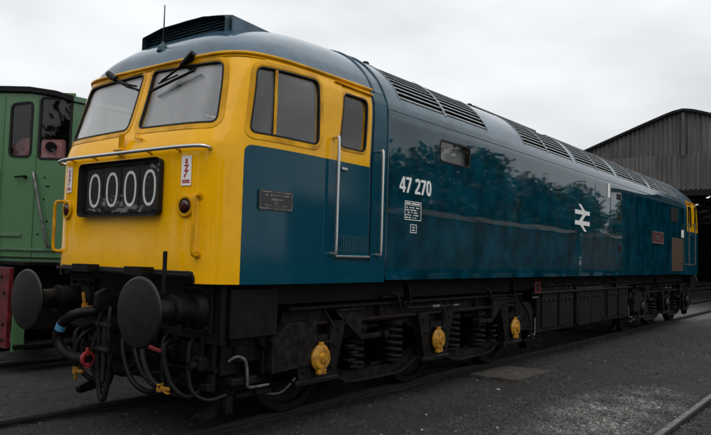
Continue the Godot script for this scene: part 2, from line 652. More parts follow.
func locomotive():
	cab_table()
	section_table()
	var L := thing("diesel_locomotive", "long blue and yellow diesel locomotive with white number 47 270", "locomotive")
	var pm := StandardMaterial3D.new()
	pm.albedo_texture = paint_texture()
	pm.roughness = 0.12
	pm.roughness_texture = M.yellow.roughness_texture
	pm.roughness_texture_channel = BaseMaterial3D.TEXTURE_CHANNEL_RED
	pm.metallic_specular = 0.36
	M["cab_paint"] = pm
	var cab := make_cab(L)
	var rear: Node3D = cab.duplicate()
	L.add_child(rear, true)
	rear.rotation.y = PI
	rear.position = Vector3(15.70, 0, 0)
	for c in rear.get_children():
		if String(c.name).begins_with("door_handrail") or String(c.name).begins_with("kick_strip"): c.material_override = M.pipe_grey
	make_body(L)
	front_fittings(L)
	underframe(L)
	var bg := make_bogie(L)
	bg.position = Vector3(2.21, 0, 0)
	var bg2: Node3D = bg.duplicate()
	L.add_child(bg2, true)
	bg2.position = Vector3(13.49, 0, 0)
	for c in bg2.get_children():
		if String(c.name).begins_with("axlebox_cover"): c.material_override = M.grease
	lettering(L)

func make_cab(L: Node3D) -> Node3D:
	var cab := part("cab", L)
	var uvr := Rect2(-3.6, 3.3, 7.2, -2.1)
	var F := cab_flip()
	# openings, in outline length and height
	var ws := rounded([Vector2(sz(0.085, 2.65), 2.655), Vector2(sz(1.085, 2.64), 2.63), Vector2(sz(1.00, 3.17), 3.185), Vector2(sz(0.075, 3.2), 3.215)], 0.06)
	var sw := rounded([Vector2(sx(-1.08, 2.57), 2.565), Vector2(sx(-0.27, 2.57), 2.565), Vector2(sx(-0.28, 3.17), 3.165), Vector2(sx(-0.985, 3.15), 3.15)], 0.07)
	var dr := rrect(sx(-0.005, 2.2), 1.49, sx(0.585, 2.2), 3.215, 0.04)
	var dw := rrect(sx(0.075, 2.8), 2.60, sx(0.475, 2.8), 3.13, 0.07)
	ws = dense(ws, 0.06); sw = dense(sw, 0.06); dr = dense(dr, 0.1); dw = dense(dw, 0.08)
	var low := rounded([Vector2(sz(-1.0, 1.3), 1.1), Vector2(sz(1.0, 1.3), 1.1), Vector2(sz(1.0, 1.3), 1.365), Vector2(sz(-1.0, 1.3), 1.365)], 0.05)
	var holes := [ws, mirror(ws), sw, mirror(sw), dr, mirror(dr), low]
	var us := steps(-S_MAX, S_MAX, 0.05)
	var vs := steps(1.28, 3.265, 0.05)
	var mb := MB.new()
	mb.patch(cab_s, us, vs, F, holes, null, 0.0, uvr)
	obj("cab_shell", mb, "cab_paint", cab)
	mb = MB.new()
	mb.patch(cab_s, steps(-S_MAX, S_MAX, 0.1), steps(1.29, 3.26, 0.1), F, [ws, mirror(ws), sw, mirror(sw), dr, mirror(dr), low], null, -0.05)
	obj("cab_lining", mb, "cream", cab)
	mb = MB.new()
	mb.patch(dome_s, us, steps(0.0, 7.0, 0.2), F)
	obj("cab_roof", mb, "roof_blue", cab)
	# rain gutter over the windows
	mb = MB.new()
	var pts := []
	for s in steps(-sx(0.6, 3.26), sx(0.6, 3.26), 0.05):
		pts.append(cab_s(s, 3.262) + cab_n(s, 3.2) * 0.012)
	mb.tube(pts, 0.017, 8)
	obj("rain_gutter", mb, "yellow", cab)
	mb = MB.new()
	pts = []
	for s in steps(-sx(-0.9, 3.2), sx(-0.9, 3.2), 0.05):
		pts.append(cab_s(s, 3.235) + cab_n(s, 3.2) * 0.004)
	mb.tube(pts, 0.008, 6)
	obj("gutter_bead", mb, "yellow", cab)
	# arched joint between cab roof and body
	for xx in [0.66, 0.86]:
		mb = MB.new()
		pts = []
		for v in steps(v_of_y(1.34), 2 * V_T - v_of_y(1.34), 0.06):
			var p := sec(v)
			if xx < 0.7 and p.y < 3.2: continue
			pts.append(Vector3(xx, p.y + (0.006 if p.y > 3.2 else 0.0), p.x))
		mb.tube(pts, 0.013, 8)
		obj("roof_joint", mb, "roof_blue" if xx < 0.7 else "blue", cab)
	# windows
	for sd in 2:
		var w1: PackedVector2Array = ws if sd == 0 else mirror(ws)
		var w2: PackedVector2Array = sw if sd == 0 else mirror(sw)
		var w3: PackedVector2Array = dw if sd == 0 else mirror(dw)
		var d1: PackedVector2Array = dr if sd == 0 else mirror(dr)
		for w in [[w1, "windscreen", "rubber"], [w2, "side_window", "rubber"]]:
			mb = MB.new()
			mb.rim(cab_s, w[0], F, 0.062, 0.0, 0.056, 0.006)
			mb.rim(cab_s, w[0], F, 0.056, 0.006, 0.020, 0.006)
			mb.rim(cab_s, w[0], F, 0.020, 0.006, 0.014, 0.0)
			mb.rim(cab_s, w[0], F, 0.0, 0.0, 0.0, -0.05)
			obj("window_surround", mb, "yellow", cab)
			mb = MB.new()
			mb.rim(cab_s, w[0], F, 0.009, 0.0, 0.007, 0.006)
			mb.rim(cab_s, w[0], F, 0.007, 0.006, -0.006, 0.006)
			mb.rim(cab_s, w[0], F, -0.006, 0.006, -0.008, -0.02)
			obj("window_seal", mb, w[2], cab)
			mb = MB.new()
			mb.patch(cab_s, steps(-S_MAX, S_MAX, 0.2), steps(2.4, 3.4, 0.2), F, [], w[0], -0.012)
			mb.patch(cab_s, steps(-S_MAX, S_MAX, 0.2), steps(2.4, 3.4, 0.2), F, [], w[0], -0.024)
			if w[1] == "windscreen":
				for dp in [-0.018, -0.030, -0.036, -0.042]: mb.patch(cab_s, steps(-S_MAX, S_MAX, 0.2), steps(2.4, 3.4, 0.2), F, [], w[0], dp)  # extra panes added to brighten the sky mirrored in the windscreen
			obj(w[1], mb, "glass", cab)
		# window pillar between the fixed and the sliding pane
		var sgn := 1.0 if sd == 0 else -1.0
		mb = MB.new()
		var a := cab_s(sgn * sx(-0.83, 2.57), 2.57)
		var b := cab_s(sgn * sx(-0.80, 3.15), 3.15)
		mb.bar(a, b, 0.016, 0.03, Vector3(0, 0, 1))
		obj("window_pillar", mb, "yellow", cab)
		# door, set back a little in its opening
		mb = MB.new()
		mb.rim(cab_s, d1, F, 0.0, 0.0, 0.0, -0.03)
		obj("door_frame", mb, "black", cab)
		mb = MB.new()
		var din := rrect(sx(0.006, 2.2), 1.50, sx(0.574, 2.2), 3.205, 0.035)
		if sd == 1: din = mirror(din)
		mb.patch(cab_s, steps(-S_MAX, S_MAX, 0.06), steps(1.4, 3.3, 0.1), F, [w3], din, -0.007, uvr)
		obj("cab_door", mb, "cab_paint", cab)
		mb = MB.new()
		mb.rim(cab_s, w3, F, 0.04, -0.007, 0.035, -0.002)
		mb.rim(cab_s, w3, F, 0.035, -0.002, 0.012, -0.002)
		mb.rim(cab_s, w3, F, 0.0, -0.016, 0.0, -0.06)
		obj("door_window_surround", mb, "yellow", cab)
		mb = MB.new()
		mb.rim(cab_s, w3, F, 0.013, -0.007, 0.010, 0.0)
		mb.rim(cab_s, w3, F, 0.010, 0.0, -0.004, 0.0)
		mb.rim(cab_s, w3, F, -0.004, 0.0, -0.006, -0.03)
		obj("door_window_seal", mb, "rubber", cab)
		mb = MB.new()
		mb.patch(cab_s, steps(-S_MAX, S_MAX, 0.2), steps(2.4, 3.4, 0.2), F, [], w3, -0.028)
		obj("door_window", mb, "glass", cab)
		# rain strip over the door
		mb = MB.new()
		mb.bar(cab_s(sgn * sx(-0.02, 3.22), 3.222) + Vector3(0, 0, sgn * 0.008), cab_s(sgn * sx(0.6, 3.22), 3.205) + Vector3(0, 0, sgn * 0.008), 0.014, 0.03)
		obj("door_rain_strip", mb, "yellow", cab)
		# louvred kick panel: thin upright ribs
		for k in 15:
			var x := 0.045 + 0.0355 * k
			mb = MB.new()
			var p := cab_s(sgn * sx(x, 1.65), 1.655) + Vector3(0, 0, sgn * -0.008)
			mb.box(p, Vector3(0.016, 0.16, 0.018), Basis.IDENTITY, 0.004)
			obj("door_rib", mb, "blue", cab)
		mb = MB.new()
		mb.bar(cab_s(sgn * sx(0.02, 1.53), 1.535), cab_s(sgn * sx(0.57, 1.53), 1.535), 0.022, 0.03)
		obj("kick_strip", mb, "chrome", cab)
		# handle in its recess
		mb = MB.new()
		var hp := cab_s(sgn * sx(0.10, 2.37), 2.37)
		mb.lathe(hp - Vector3(0, 0, sgn * 0.012), Vector3(0, 0, sgn), [[0, 0.055], [0.004, 0.055], [0.004, 0.0]], 20, false)
		obj("handle_recess", mb, "black", cab)
		mb = MB.new()
		mb.box(hp + Vector3(0.015, 0.012, sgn * 0.012), Vector3(0.085, 0.028, 0.02))
		obj("door_handle", mb, "chrome", cab)
		# upright handrails either side of the door
		for q in [[-0.055, 1.56, 2.66, 0.07], [0.685, 1.56, 2.63, 0.065]]:
			mb = MB.new()
			var lo := cab_s(sgn * sx(q[0], q[1]), q[1])
			var hi := cab_s(sgn * sx(q[0], q[2]), q[2])
			var o := Vector3(0, 0, sgn * q[3])
			mb.tube([lo, lo + o * 0.7, lo + o + Vector3(0, 0.04, 0), lo.lerp(hi, 0.5) + o, hi + o - Vector3(0, 0.04, 0), hi + o * 0.7, hi], 0.0165, 10, 4)
			obj("door_handrail", mb, "chrome", cab)
	# inside
	mb = MB.new()
	var bh := PackedVector2Array()
	for v in steps(0.12, 2 * V_T - 0.12, 0.15): bh.append(sec(v) * Vector2(0.96, 1.0) - Vector2(0, 0.05))
	mb.prism(bh, Vector3(0.80, 0, 0), Vector3(0, 0, 1), Vector3(0, 1, 0), Vector3(0.03, 0, 0))
	obj("cab_bulkhead", mb, "cream", cab)
	mb = MB.new()
	mb.prism(PackedVector2Array([Vector2(0.8, -1.26), Vector2(0.8, 1.26), Vector2(-0.7, 1.22), Vector2(-1.2, 0.95), Vector2(-1.36, 0.6), Vector2(-1.36, -0.6), Vector2(-1.2, -0.95), Vector2(-0.7, -1.22)]), Vector3(0, 1.42, 0), Vector3(1, 0, 0), Vector3(0, 0, 1), Vector3(0, 0.03, 0))
	obj("cab_floor", mb, "desk", cab)
	mb = MB.new()
	mb.prism(PackedVector2Array([Vector2(-1.2, 1.46), Vector2(-0.85, 1.46), Vector2(-0.8, 2.3), Vector2(-1.0, 2.45), Vector2(-1.2, 2.5)]), Vector3(0, 0, -0.95), Vector3(1, 0, 0), Vector3(0, 1, 0), Vector3(0, 0, 1.9))
	obj("control_desk", mb, "desk", cab)
	for s in [-0.62, 0.62]:
		mb = MB.new()
		mb.box(Vector3(-0.30, 1.95, s), Vector3(0.45, 0.12, 0.45), Basis.IDENTITY, 0.03)
		mb.box(Vector3(-0.06, 2.35, s), Vector3(0.11, 0.75, 0.44), Basis.IDENTITY, 0.04)
		mb.cyl(Vector3(-0.30, 1.44, s), Vector3(-0.30, 1.9, s), 0.05)
		obj("driver_seat", mb, "desk", cab)
	mb = MB.new()
	mb.box(Vector3(-1.16, 2.56, -0.75), Vector3(0.03, 0.14, 0.2), Basis(Vector3(0, 1, 0), 0.2))
	obj("notice_card", mb, "paper", cab)
	return cab

func make_body(L: Node3D):
	var win := rrect(1.955, v_of_y(2.70), 2.69, v_of_y(2.945), 0.05)
	var g0 := v_of_y(3.285)
	var g1 := v_of_y(3.745)
	var bays := [[1.16, 2.14, 2.19, 3.30], [4.52, 5.40, 5.45, 6.50], [6.76, 7.80, 7.85, 8.90], [9.14, 10.28, 10.33, 11.42], [11.68, 12.46, 12.51, 13.30], [13.52, 14.06, 14.11, 14.66]]
	var holes := [win]
	for b in bays:
		holes.append(PackedVector2Array([Vector2(b[0], g0), Vector2(b[3], g0), Vector2(b[3], g1), Vector2(b[0], g1)]))
	var us := steps(0.87, 14.83, 0.14)
	var vs := steps(0.0, 1.62, 0.085) + steps(1.62, 2.0 * V_T, 0.09).slice(1)
	var mb := MB.new()
	mb.patch(body_pt, us, vs, 1.0, holes)
	# the two sheets are told apart by height: blue sides, greyer roof
	var side := MB.new()
	var roof := MB.new()
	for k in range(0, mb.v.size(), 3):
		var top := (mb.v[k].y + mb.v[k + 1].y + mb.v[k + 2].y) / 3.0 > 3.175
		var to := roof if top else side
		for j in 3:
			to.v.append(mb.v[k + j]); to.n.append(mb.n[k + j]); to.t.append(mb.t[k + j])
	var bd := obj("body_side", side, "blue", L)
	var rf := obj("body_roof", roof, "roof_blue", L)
	# cant rail moulding and lower edge
	for s in [1.0, -1.0]:
		mb = MB.new()
		mb.box(Vector3(7.85, 3.118, s * 1.337), Vector3(13.9, 0.010, 0.010), Basis.IDENTITY, 0.003)
		obj("cant_rail_bead", mb, "blue", bd)
	# side access doors show as thin raised straps
	for x in [7.55, 8.45]:
		mb = MB.new()
		mb.box(Vector3(x, 2.2, 1.347), Vector3(0.012, 1.55, 0.010), Basis.IDENTITY, 0.003)
		obj("panel_strap", mb, "blue", bd)
	# body window
	mb = MB.new()
	mb.rim(body_pt, win, 1.0, 0.016, 0.001, 0.013, 0.006)
	mb.rim(body_pt, win, 1.0, 0.013, 0.006, -0.005, 0.006)
	mb.rim(body_pt, win, 1.0, -0.005, 0.006, -0.007, -0.03)
	obj("window_seal", mb, "rubber", bd)
	mb = MB.new()
	mb.patch(body_pt, steps(1.9, 2.8, 0.3), steps(1.2, 1.8, 0.1), 1.0, [], win, -0.008)
	obj("body_window", mb, "glass", bd)
	mb = MB.new()
	mb.box(Vector3(2.32, 2.82, 1.24), Vector3(0.9, 0.4, 0.02))
	obj("window_blind", mb, "blind_grey", bd)
	# roof grilles: slats in two panels per bay
	var rows := 9
	for b in bays:
		var g := part("roof_grille", L)
		var fr := MB.new()
		for e in [[b[0] - 0.006, 0.014], [(b[1] + b[2]) * 0.5, 0.05], [b[3] + 0.006, 0.014]]:
			var rb := MB.new()
			var pts := []
			for v in steps(g0 - 0.02, g1 + 0.02, 0.05):
				var p := sec(v)
				pts.append(Vector3(e[0], p.y, p.x))
			for k in pts.size() - 1:
				var t: Vector3 = (pts[k + 1] - pts[k]).normalized()
				var nn := Vector3(1, 0, 0).cross(t)
				rb.box((pts[k] + pts[k + 1]) * 0.5 + nn * 0.001, Vector3(e[1], (pts[k + 1] - pts[k]).length() + 0.004, 0.012), Basis(Vector3(1, 0, 0), t, nn), 0.003)
			obj("grille_rib", rb, "slat", g)
		for pn in [[b[0], b[1]], [b[2], b[3]]]:
			var sm := MB.new()
			sm.box(Vector3.ZERO, Vector3(pn[1] - pn[0], 0.032, 0.007), Basis.IDENTITY, 0.002)
			var mesh := sm.mesh(M.slat)
			for r in rows:
				var v := lerpf(g0, g1, (r + 0.5) / rows)
				var p := sec(v)
				var p2 := sec(v + 0.02)
				var t := Vector3(0, p2.y - p.y, p2.x - p.x).normalized()
				var nn := Vector3(1, 0, 0).cross(t)
				var o := inst("slat", mesh, g, Vector3((pn[0] + pn[1]) * 0.5, p.y, p.x) - nn * 0.008)
				o.basis = Basis(Vector3(1, 0, 0), t, nn) * Basis(Vector3(1, 0, 0), -0.15)
	# top hatches and lifting lugs on the roof
	for h in [[4.25, 6.6, 0.60, 0.085], [7.0, 11.3, 0.62, 0.05], [11.9, 14.0, 0.5, 0.05]]:
		mb = MB.new()
		var prof := PackedVector2Array()
		for k in 13:
			var a := PI * k / 12.0
			prof.append(Vector2(h[2] * cos(a), 3.80 + 0.04 + h[3] * pow(sin(a), 0.5)))
		prof.append(Vector2(-h[2], 3.76)); prof.append(Vector2(h[2], 3.76))
		mb.prism(prof, Vector3(h[0], 0, 0), Vector3(0, 0, 1), Vector3(0, 1, 0), Vector3(h[1] - h[0], 0, 0))
		obj("roof_hatch", mb, "black", L)
	for x in [1.35, 3.95]:
		mb = MB.new()
		mb.lathe(Vector3(x, sec(v_of_y(3.80)).y - 0.02, sec(v_of_y(3.80)).x), Vector3(0, 1, 0), [[0, 0.045], [0.05, 0.045], [0.065, 0.03], [0.065, 0]], 12)
		obj("lifting_lug", mb, "black", L)
	# floor of the body
	mb = MB.new()
	mb.box(Vector3(7.85, 1.30, 0), Vector3(17.6, 0.03, 2.3))
	obj("body_floor", mb, "frame", L)

func front_at(z: float, y: float, off := 0.0) -> Vector3:
	var s := sz(z, y)
	return cab_s(s, y) + cab_n(s, y) * off

func front_fittings(L: Node3D):
	var mb: MB
	# headcode panel
	var H := part("headcode_panel", L)
	var X := Vector3(0, 0, 1)
	var Y := Vector3(0, 1, 0)
	var outer := rrect(-0.615, 1.845, 0.615, 2.335, 0.06)
	var inner := rrect(-0.588, 1.872, 0.588, 2.308, 0.04)
	mb = MB.new()
	var fl := func(u, v): return Vector3(-1.4425, v, u)
	mb.patch(fl, steps(-0.7, 0.7, 0.2), steps(1.8, 2.4, 0.1), 1.0, [inner], outer)
	mb.rim(fl, outer, -1.0, 0.0, 0.0, 0.008, -0.05)
	mb.rim(fl, inner, -1.0, 0.0, 0.0, -0.003, -0.008)
	obj("panel_frame", mb, "rubber", H)
	mb = MB.new()
	mb.box(Vector3(-1.4335, 2.09, 0), Vector3(0.004, 0.45, 1.2))
	obj("panel_back", mb, "black", H)
	for k in 4:
		var z: float = -0.42 + 0.28 * k
		mb = MB.new()
		mb.box(Vector3(-1.4365, 2.09, z), Vector3(0.002, 0.39, 0.255), Basis.IDENTITY, 0.0006)
		obj("roller_blind", mb, "blind", H)
		mb = MB.new()
		var a := PackedVector2Array()
		var b := PackedVector2Array()
		for j in 36:
			var t := TAU * j / 36
			var cx: float = signf(cos(t)) * pow(absf(cos(t)), 0.85)
			var cy: float = signf(sin(t)) * pow(absf(sin(t)), 0.85)
			a.append(Vector2(z + 0.092 * cx, 2.09 + 0.160 * cy))
			b.append(Vector2(z + 0.066 * cx, 2.09 + 0.134 * cy))
		for j in 36:
			var j2 := (j + 1) % 36
			var f := func(p: Vector2): return Vector3(-1.4384, p.y, p.x)
			mb.quad(f.call(a[j]), f.call(a[j2]), f.call(b[j2]), f.call(b[j]), Vector3(-1, 0, 0))
		obj("digit_zero", mb, "digit_white", H)
	mb = MB.new()
	mb.quad(Vector3(-1.4405, 1.875, -0.586), Vector3(-1.4405, 1.875, 0.586), Vector3(-1.4405, 2.305, 0.586), Vector3(-1.4405, 2.305, -0.586), Vector3(-1, 0, 0))
	obj("panel_glass", mb, "glass", H)
	# long bright handrail under the windscreens
	mb = MB.new()
	var pts := []
	pts.append(front_at(-1.20, 2.40, 0.0))
	for z in steps(-1.19, 1.05, 0.08): pts.append(front_at(z, 2.405, 0.065))
	pts.append(front_at(1.09, 2.40, 0.05))
	pts.append(front_at(1.10, 2.40, 0.0))
	mb.tube(pts, 0.017, 10, 2)
	obj("front_handrail", mb, "chrome", L)
	for z in [-0.8, -0.42, 0.0, 0.42, 0.8]:
		mb = MB.new()
		mb.cyl(front_at(z, 2.39, -0.01), front_at(z, 2.40, 0.06), 0.012)
		obj("handrail_bracket", mb, "yellow", L)
	# marker lamps, short handrails, warning flashes on each side
	for s in [-1.0, 1.0]:
		var lp := part("marker_lamp", L)
		var c := front_at(s * 0.90, 1.92)
		var nn := cab_n(sz(s * 0.90, 1.92), 1.92)
		mb = MB.new()
		mb.lathe(c - nn * 0.005, nn, [[0.0, 0.098], [0.022, 0.094], [0.028, 0.085], [0.028, 0.066], [0.012, 0.062], [0.012, 0.0]], 28, false)
		obj("lamp_bezel", mb, "yellow", lp)
		mb = MB.new()
		mb.lathe(c + nn * 0.01, nn, [[0.0, 0.064], [0.012, 0.064], [0.012, 0.054], [0.008, 0.05]], 24)
		obj("lamp_ring", mb, "black", lp)
		mb = MB.new()
		mb.lathe(c + nn * 0.012, nn, [[0.0, 0.056], [0.016, 0.048], [0.028, 0.03], [0.032, 0.0]], 24)
		obj("lamp_lens", mb, "lens", lp)
		mb = MB.new()
		var t := front_at(s * 1.03, 2.0)
		var b := front_at(s * 1.03, 1.515)
		var n2 := cab_n(sz(s * 1.03, 1.8), 1.8)
		mb.tube([t, t + n2 * 0.06 + Vector3(0, 0.004, 0), t + n2 * 0.085 - Vector3(0, 0.04, 0), t.lerp(b, 0.5) + n2 * 0.085, b + n2 * 0.085 + Vector3(0, 0.04, 0), b + n2 * 0.06, b], 0.015, 10, 4)
		obj("corner_handrail", mb, "yellow", L)
		for p in [t, b]:
			mb = MB.new()
			mb.lathe(p - n2 * 0.004, n2, [[0, 0.034], [0.012, 0.032], [0.014, 0.0]], 14)
			obj("handrail_flange", mb, "yellow", L)
		# flash: white plate, red figure, red bolt, red line of print
		var W := part("warning_label", L)
		var o := front_at(s * 0.89, 2.215, 0.004)
		var rt := nn.cross(Vector3.UP).normalized()
		if rt.z < 0: rt = -rt
		var up := Vector3.UP
		mb = MB.new()
		mb.prism(PackedVector2Array([Vector2(-0.055, -0.125), Vector2(0.055, -0.125), Vector2(0.055, 0.125), Vector2(-0.055, 0.125)]), o, rt, up, nn * 0.003)
		obj("label_plate", mb, "white", W)
		mb = MB.new()
		mb.prism(PackedVector2Array([Vector2(-0.022, 0.050), Vector2(0.030, 0.050), Vector2(-0.002, 0.006), Vector2(0.028, 0.006), Vector2(-0.008, -0.042), Vector2(-0.001, -0.040), Vector2(-0.022, -0.064), Vector2(-0.024, -0.034), Vector2(-0.018, -0.038), Vector2(0.006, -0.008), Vector2(-0.026, -0.008), Vector2(0.006, 0.036), Vector2(-0.022, 0.036)]), o + nn * 0.004, rt, up, nn * 0.0015)
		mb.lathe(o + nn * 0.004 + up * 0.088, nn, [[0, 0.013], [0.0015, 0.013], [0.0015, 0]], 14)
		mb.prism(PackedVector2Array([Vector2(-0.018, 0.060), Vector2(0.018, 0.060), Vector2(0.012, 0.074), Vector2(-0.012, 0.074)]), o + nn * 0.004, rt, up, nn * 0.0015)
		for q in [-0.082, -0.098]:
			mb.prism(PackedVector2Array([Vector2(-0.042, q - 0.005), Vector2(0.042, q - 0.005), Vector2(0.042, q + 0.005), Vector2(-0.042, q + 0.005)]), o + nn * 0.004, rt, up, nn * 0.0015)
		obj("label_print", mb, "red", W)
	# windscreen wipers
	for s in [-1.0, 1.0]:
		var wp := part("windscreen_wiper", L)
		var pv := front_at(s * 0.62, 3.245, 0.03) if s > 0 else front_at(-0.58, 3.245, 0.03)
		var e := front_at(0.30, 3.06, 0.05) if s > 0 else front_at(-0.22, 3.10, 0.05)
		mb = MB.new()
		var dirv := (e - pv).normalized()
		mb.cyl(pv - dirv * 0.05 + Vector3(-0.01, 0.02, 0), pv + dirv * 0.11, 0.032, 12, 0.026)
		mb.cyl(pv - dirv * 0.02, front_at(s * 0.60, 3.25, -0.01), 0.026)
		obj("wiper_motor", mb, "black", wp)
		mb = MB.new()
		mb.bar(pv + dirv * 0.1, e, 0.022, 0.014, cab_n(0.0, 3.0))
		obj("wiper_arm", mb, "black", wp)
		mb = MB.new()
		if s > 0:
			mb.bar(front_at(0.14, 2.99, 0.035), front_at(0.72, 3.125, 0.03), 0.026, 0.016, cab_n(0.0, 3.0))
			mb.bar(front_at(0.26, 3.05, 0.045), front_at(0.52, 3.10, 0.045), 0.016, 0.012, cab_n(0.0, 3.0))
		else:
			mb.bar(front_at(-0.44, 3.165, 0.035), front_at(-0.10, 3.08, 0.035), 0.026, 0.016, cab_n(0.0, 3.0))
		obj("wiper_blade", mb, "rubber", wp)
	# lamp bracket and window post under the centre pillar, washer pipe
	mb = MB.new()
	mb.box(front_at(-0.02, 2.50, 0.04), Vector3(0.035, 0.17, 0.05))
	mb.box(front_at(-0.02, 2.44, 0.03), Vector3(0.08, 0.02, 0.12))
	obj("lamp_bracket", mb, "yellow", L)
	mb = MB.new()
	mb.tube([front_at(0.10, 2.60, 0.02), front_at(0.14, 2.55, 0.03), front_at(0.25, 2.525, 0.02)], 0.009, 8, 3)
	obj("washer_pipe", mb, "yellow", L)
	# horn housing on the roof, louvred front
	var hb := part("horn_housing", L)
	var top := PackedVector2Array()
	for k in 15:
		var z := lerpf(-0.66, 0.66, k / 14.0)
		top.append(Vector2(z, 3.845 - 0.16 * z * z))
	var prof := PackedVector2Array([Vector2(-0.66, 3.52)])
	prof.append_array(top)
	prof.append(Vector2(0.66, 3.52))
	mb = MB.new()
	# shell that runs back and sinks into the roof
	var back := Vector3(1.1, -0.06, 0)
	for k in prof.size() - 1:
		var p := prof[k]
		var q := prof[k + 1]
		var a := Vector3(-0.77, p.y, p.x)
		var b := Vector3(-0.77, q.y, q.x)
		var nn := back.cross(b - a).normalized()
		if nn.dot(Vector3(0, 1, 0) + Vector3(0, 0, p.x + q.x)) < 0: nn = -nn
		mb.quad(a, b, b + back, a + back, nn)
	obj("housing_shell", mb, "roof_blue", hb)
	mb = MB.new()
	var fr := MB.new()
	var ins := rounded([Vector2(-0.635, 3.54), Vector2(0.635, 3.56), Vector2(0.635, 3.755), Vector2(0.32, 3.805), Vector2(-0.32, 3.805), Vector2(-0.635, 3.755)], 0.02)
	var ff := func(u, v): return Vector3(-0.77, v, u)
	mb.patch(ff, steps(-0.7, 0.7, 0.14), steps(3.5, 3.9, 0.1), 1.0, [ins], prof)
	mb.rim(ff, ins, -1.0, 0, 0, 0, -0.07)
	obj("housing_face", mb, "horn_teal", hb)
	for k in 9:
		mb = MB.new()
		var yy := 3.562 + 0.0285 * k
		var hw := 0.63 if yy < 3.745 else 0.5
		var sl := []
		mb.box(Vector3(-0.758, yy, 0), Vector3(0.03, 0.012, hw * 2), Basis(Vector3(0, 0, 1), 0.3), 0.003)
		obj("housing_louvre", mb, "horn_teal", hb)
	# aerial
	var ae := part("aerial", L)
	var ab := dome_s(0.0, 1.5)
	mb = MB.new()
	mb.cyl(ab - Vector3(0, 0.03, 0), ab + Vector3(0, 0.42, 0), 0.008, 8, 0.005)
	obj("aerial_rod", mb, "black", ae)
	mb = MB.new()
	mb.lathe(ab - Vector3(0, 0.04, 0), Vector3.UP, [[0, 0.06], [0.045, 0.05], [0.075, 0.02], [0.1, 0.012], [0.1, 0]], 14)
	mb.bar(ab + Vector3(0.0, -0.005, -0.02), ab + Vector3(0.14, 0.04, 0.16), 0.03, 0.03)
	obj("aerial_base", mb, "horn_teal", ae)
	# buffers and beam
	mb = MB.new()
	mb.box(Vector3(-1.18, 1.06, 0), Vector3(0.06, 0.58, 2.30))
	obj("buffer_beam", mb, "black", L)
	var rb := obj("buffer_beam", mb, "black", L)
	rb.rotation.y = PI
	rb.position = Vector3(15.70, 0, 0)
	for e in [0, 1]:
		for s in [-1.0, 1.0]:
			var bf := part("buffer", L)
			var o := Vector3(0, 0, s * 0.865)
			mb = MB.new()
			mb.lathe(Vector3(-1.84, 1.055, 0) + o, Vector3(1, 0, 0), [[0.0, 0.0], [0.002, 0.08], [0.009, 0.18], [0.020, 0.265], [0.026, 0.278], [0.034, 0.283], [0.046, 0.278], [0.052, 0.26], [0.075, 0.10], [0.08, 0.0]], 40)
			obj("buffer_head", mb, "grease", bf)
			mb = MB.new()
			mb.lathe(Vector3(-1.77, 1.055, 0) + o, Vector3(1, 0, 0), [[0, 0], [0, 0.092], [0.28, 0.092], [0.28, 0]], 20)
			obj("buffer_ram", mb, "frame_light", bf)
			mb = MB.new()
			mb.lathe(Vector3(-1.52, 1.055, 0) + o, Vector3(1, 0, 0), [[0, 0.09], [0, 0.125], [0.03, 0.13], [0.03, 0.118], [0.22, 0.122], [0.27, 0.17], [0.31, 0.18], [0.31, 0]], 24)
			obj("buffer_casing", mb, "frame", bf)
			mb = MB.new()
			mb.box(Vector3(-1.225, 1.055, 0) + o, Vector3(0.03, 0.40, 0.40))
			obj("buffer_base", mb, "black", bf)
			for q in [[-0.15, -0.15], [0.15, -0.15], [0.15, 0.15], [-0.15, 0.15]]:
				mb = MB.new()
				mb.cyl(Vector3(-1.27, 1.055 + q[0], q[1]) + o, Vector3(-1.24, 1.055 + q[0], q[1]) + o, 0.022, 6)
				obj("bolt", mb, "frame", bf)
			if e == 1:
				bf.rotation.y = PI
				bf.position = Vector3(15.70, 0, 0)
	# foot blocks and lamp iron on the bottom edge of the front
	for z in [-0.42, 0.40]:
		mb = MB.new()
		mb.prism(PackedVector2Array([Vector2(-0.13, 1.33), Vector2(0.13, 1.33), Vector2(0.12, 1.40), Vector2(-0.12, 1.40)]), Vector3(-1.56, 0, z), Vector3(0, 0, 1), Vector3(0, 1, 0), Vector3(0.14, 0, 0))
		obj("foot_block", mb, "black", L)
	mb = MB.new()
	mb.box(Vector3(-1.53, 1.36, 0.80), Vector3(0.02, 0.36, 0.045))
	obj("lamp_iron", mb, "black", L)
	# shelf between the beam and the yellow front
	mb = MB.new()
	mb.box(Vector3(-1.30, 1.345, 0), Vector3(0.32, 0.03, 2.0))
	obj("beam_shelf", mb, "black", L)
	# draw hook and screw coupling
	var cp := part("screw_coupling", L)
	mb = MB.new()
	mb.prism(rounded([Vector2(-1.2, 0.99), Vector2(-1.2, 1.11), Vector2(-1.40, 1.11), Vector2(-1.50, 1.20), Vector2(-1.60, 1.15), Vector2(-1.60, 1.02), Vector2(-1.54, 0.97), Vector2(-1.53, 1.08), Vector2(-1.47, 1.09), Vector2(-1.44, 1.02), Vector2(-1.40, 0.99)], 0.02), Vector3(0, 0, -0.09), Vector3(1, 0, 0), Vector3(0, 1, 0), Vector3(0, 0, 0.06))
	obj("draw_hook", mb, "frame", cp)
	mb = MB.new()
	mb.lathe(Vector3(-1.22, 1.05, -0.06), Vector3(-1, 0, 0), [[0, 0.2], [0.02, 0.19], [0.03, 0.13], [0.06, 0.12], [0.06, 0.06]], 24)
	obj("hook_plate", mb, "frame", cp)
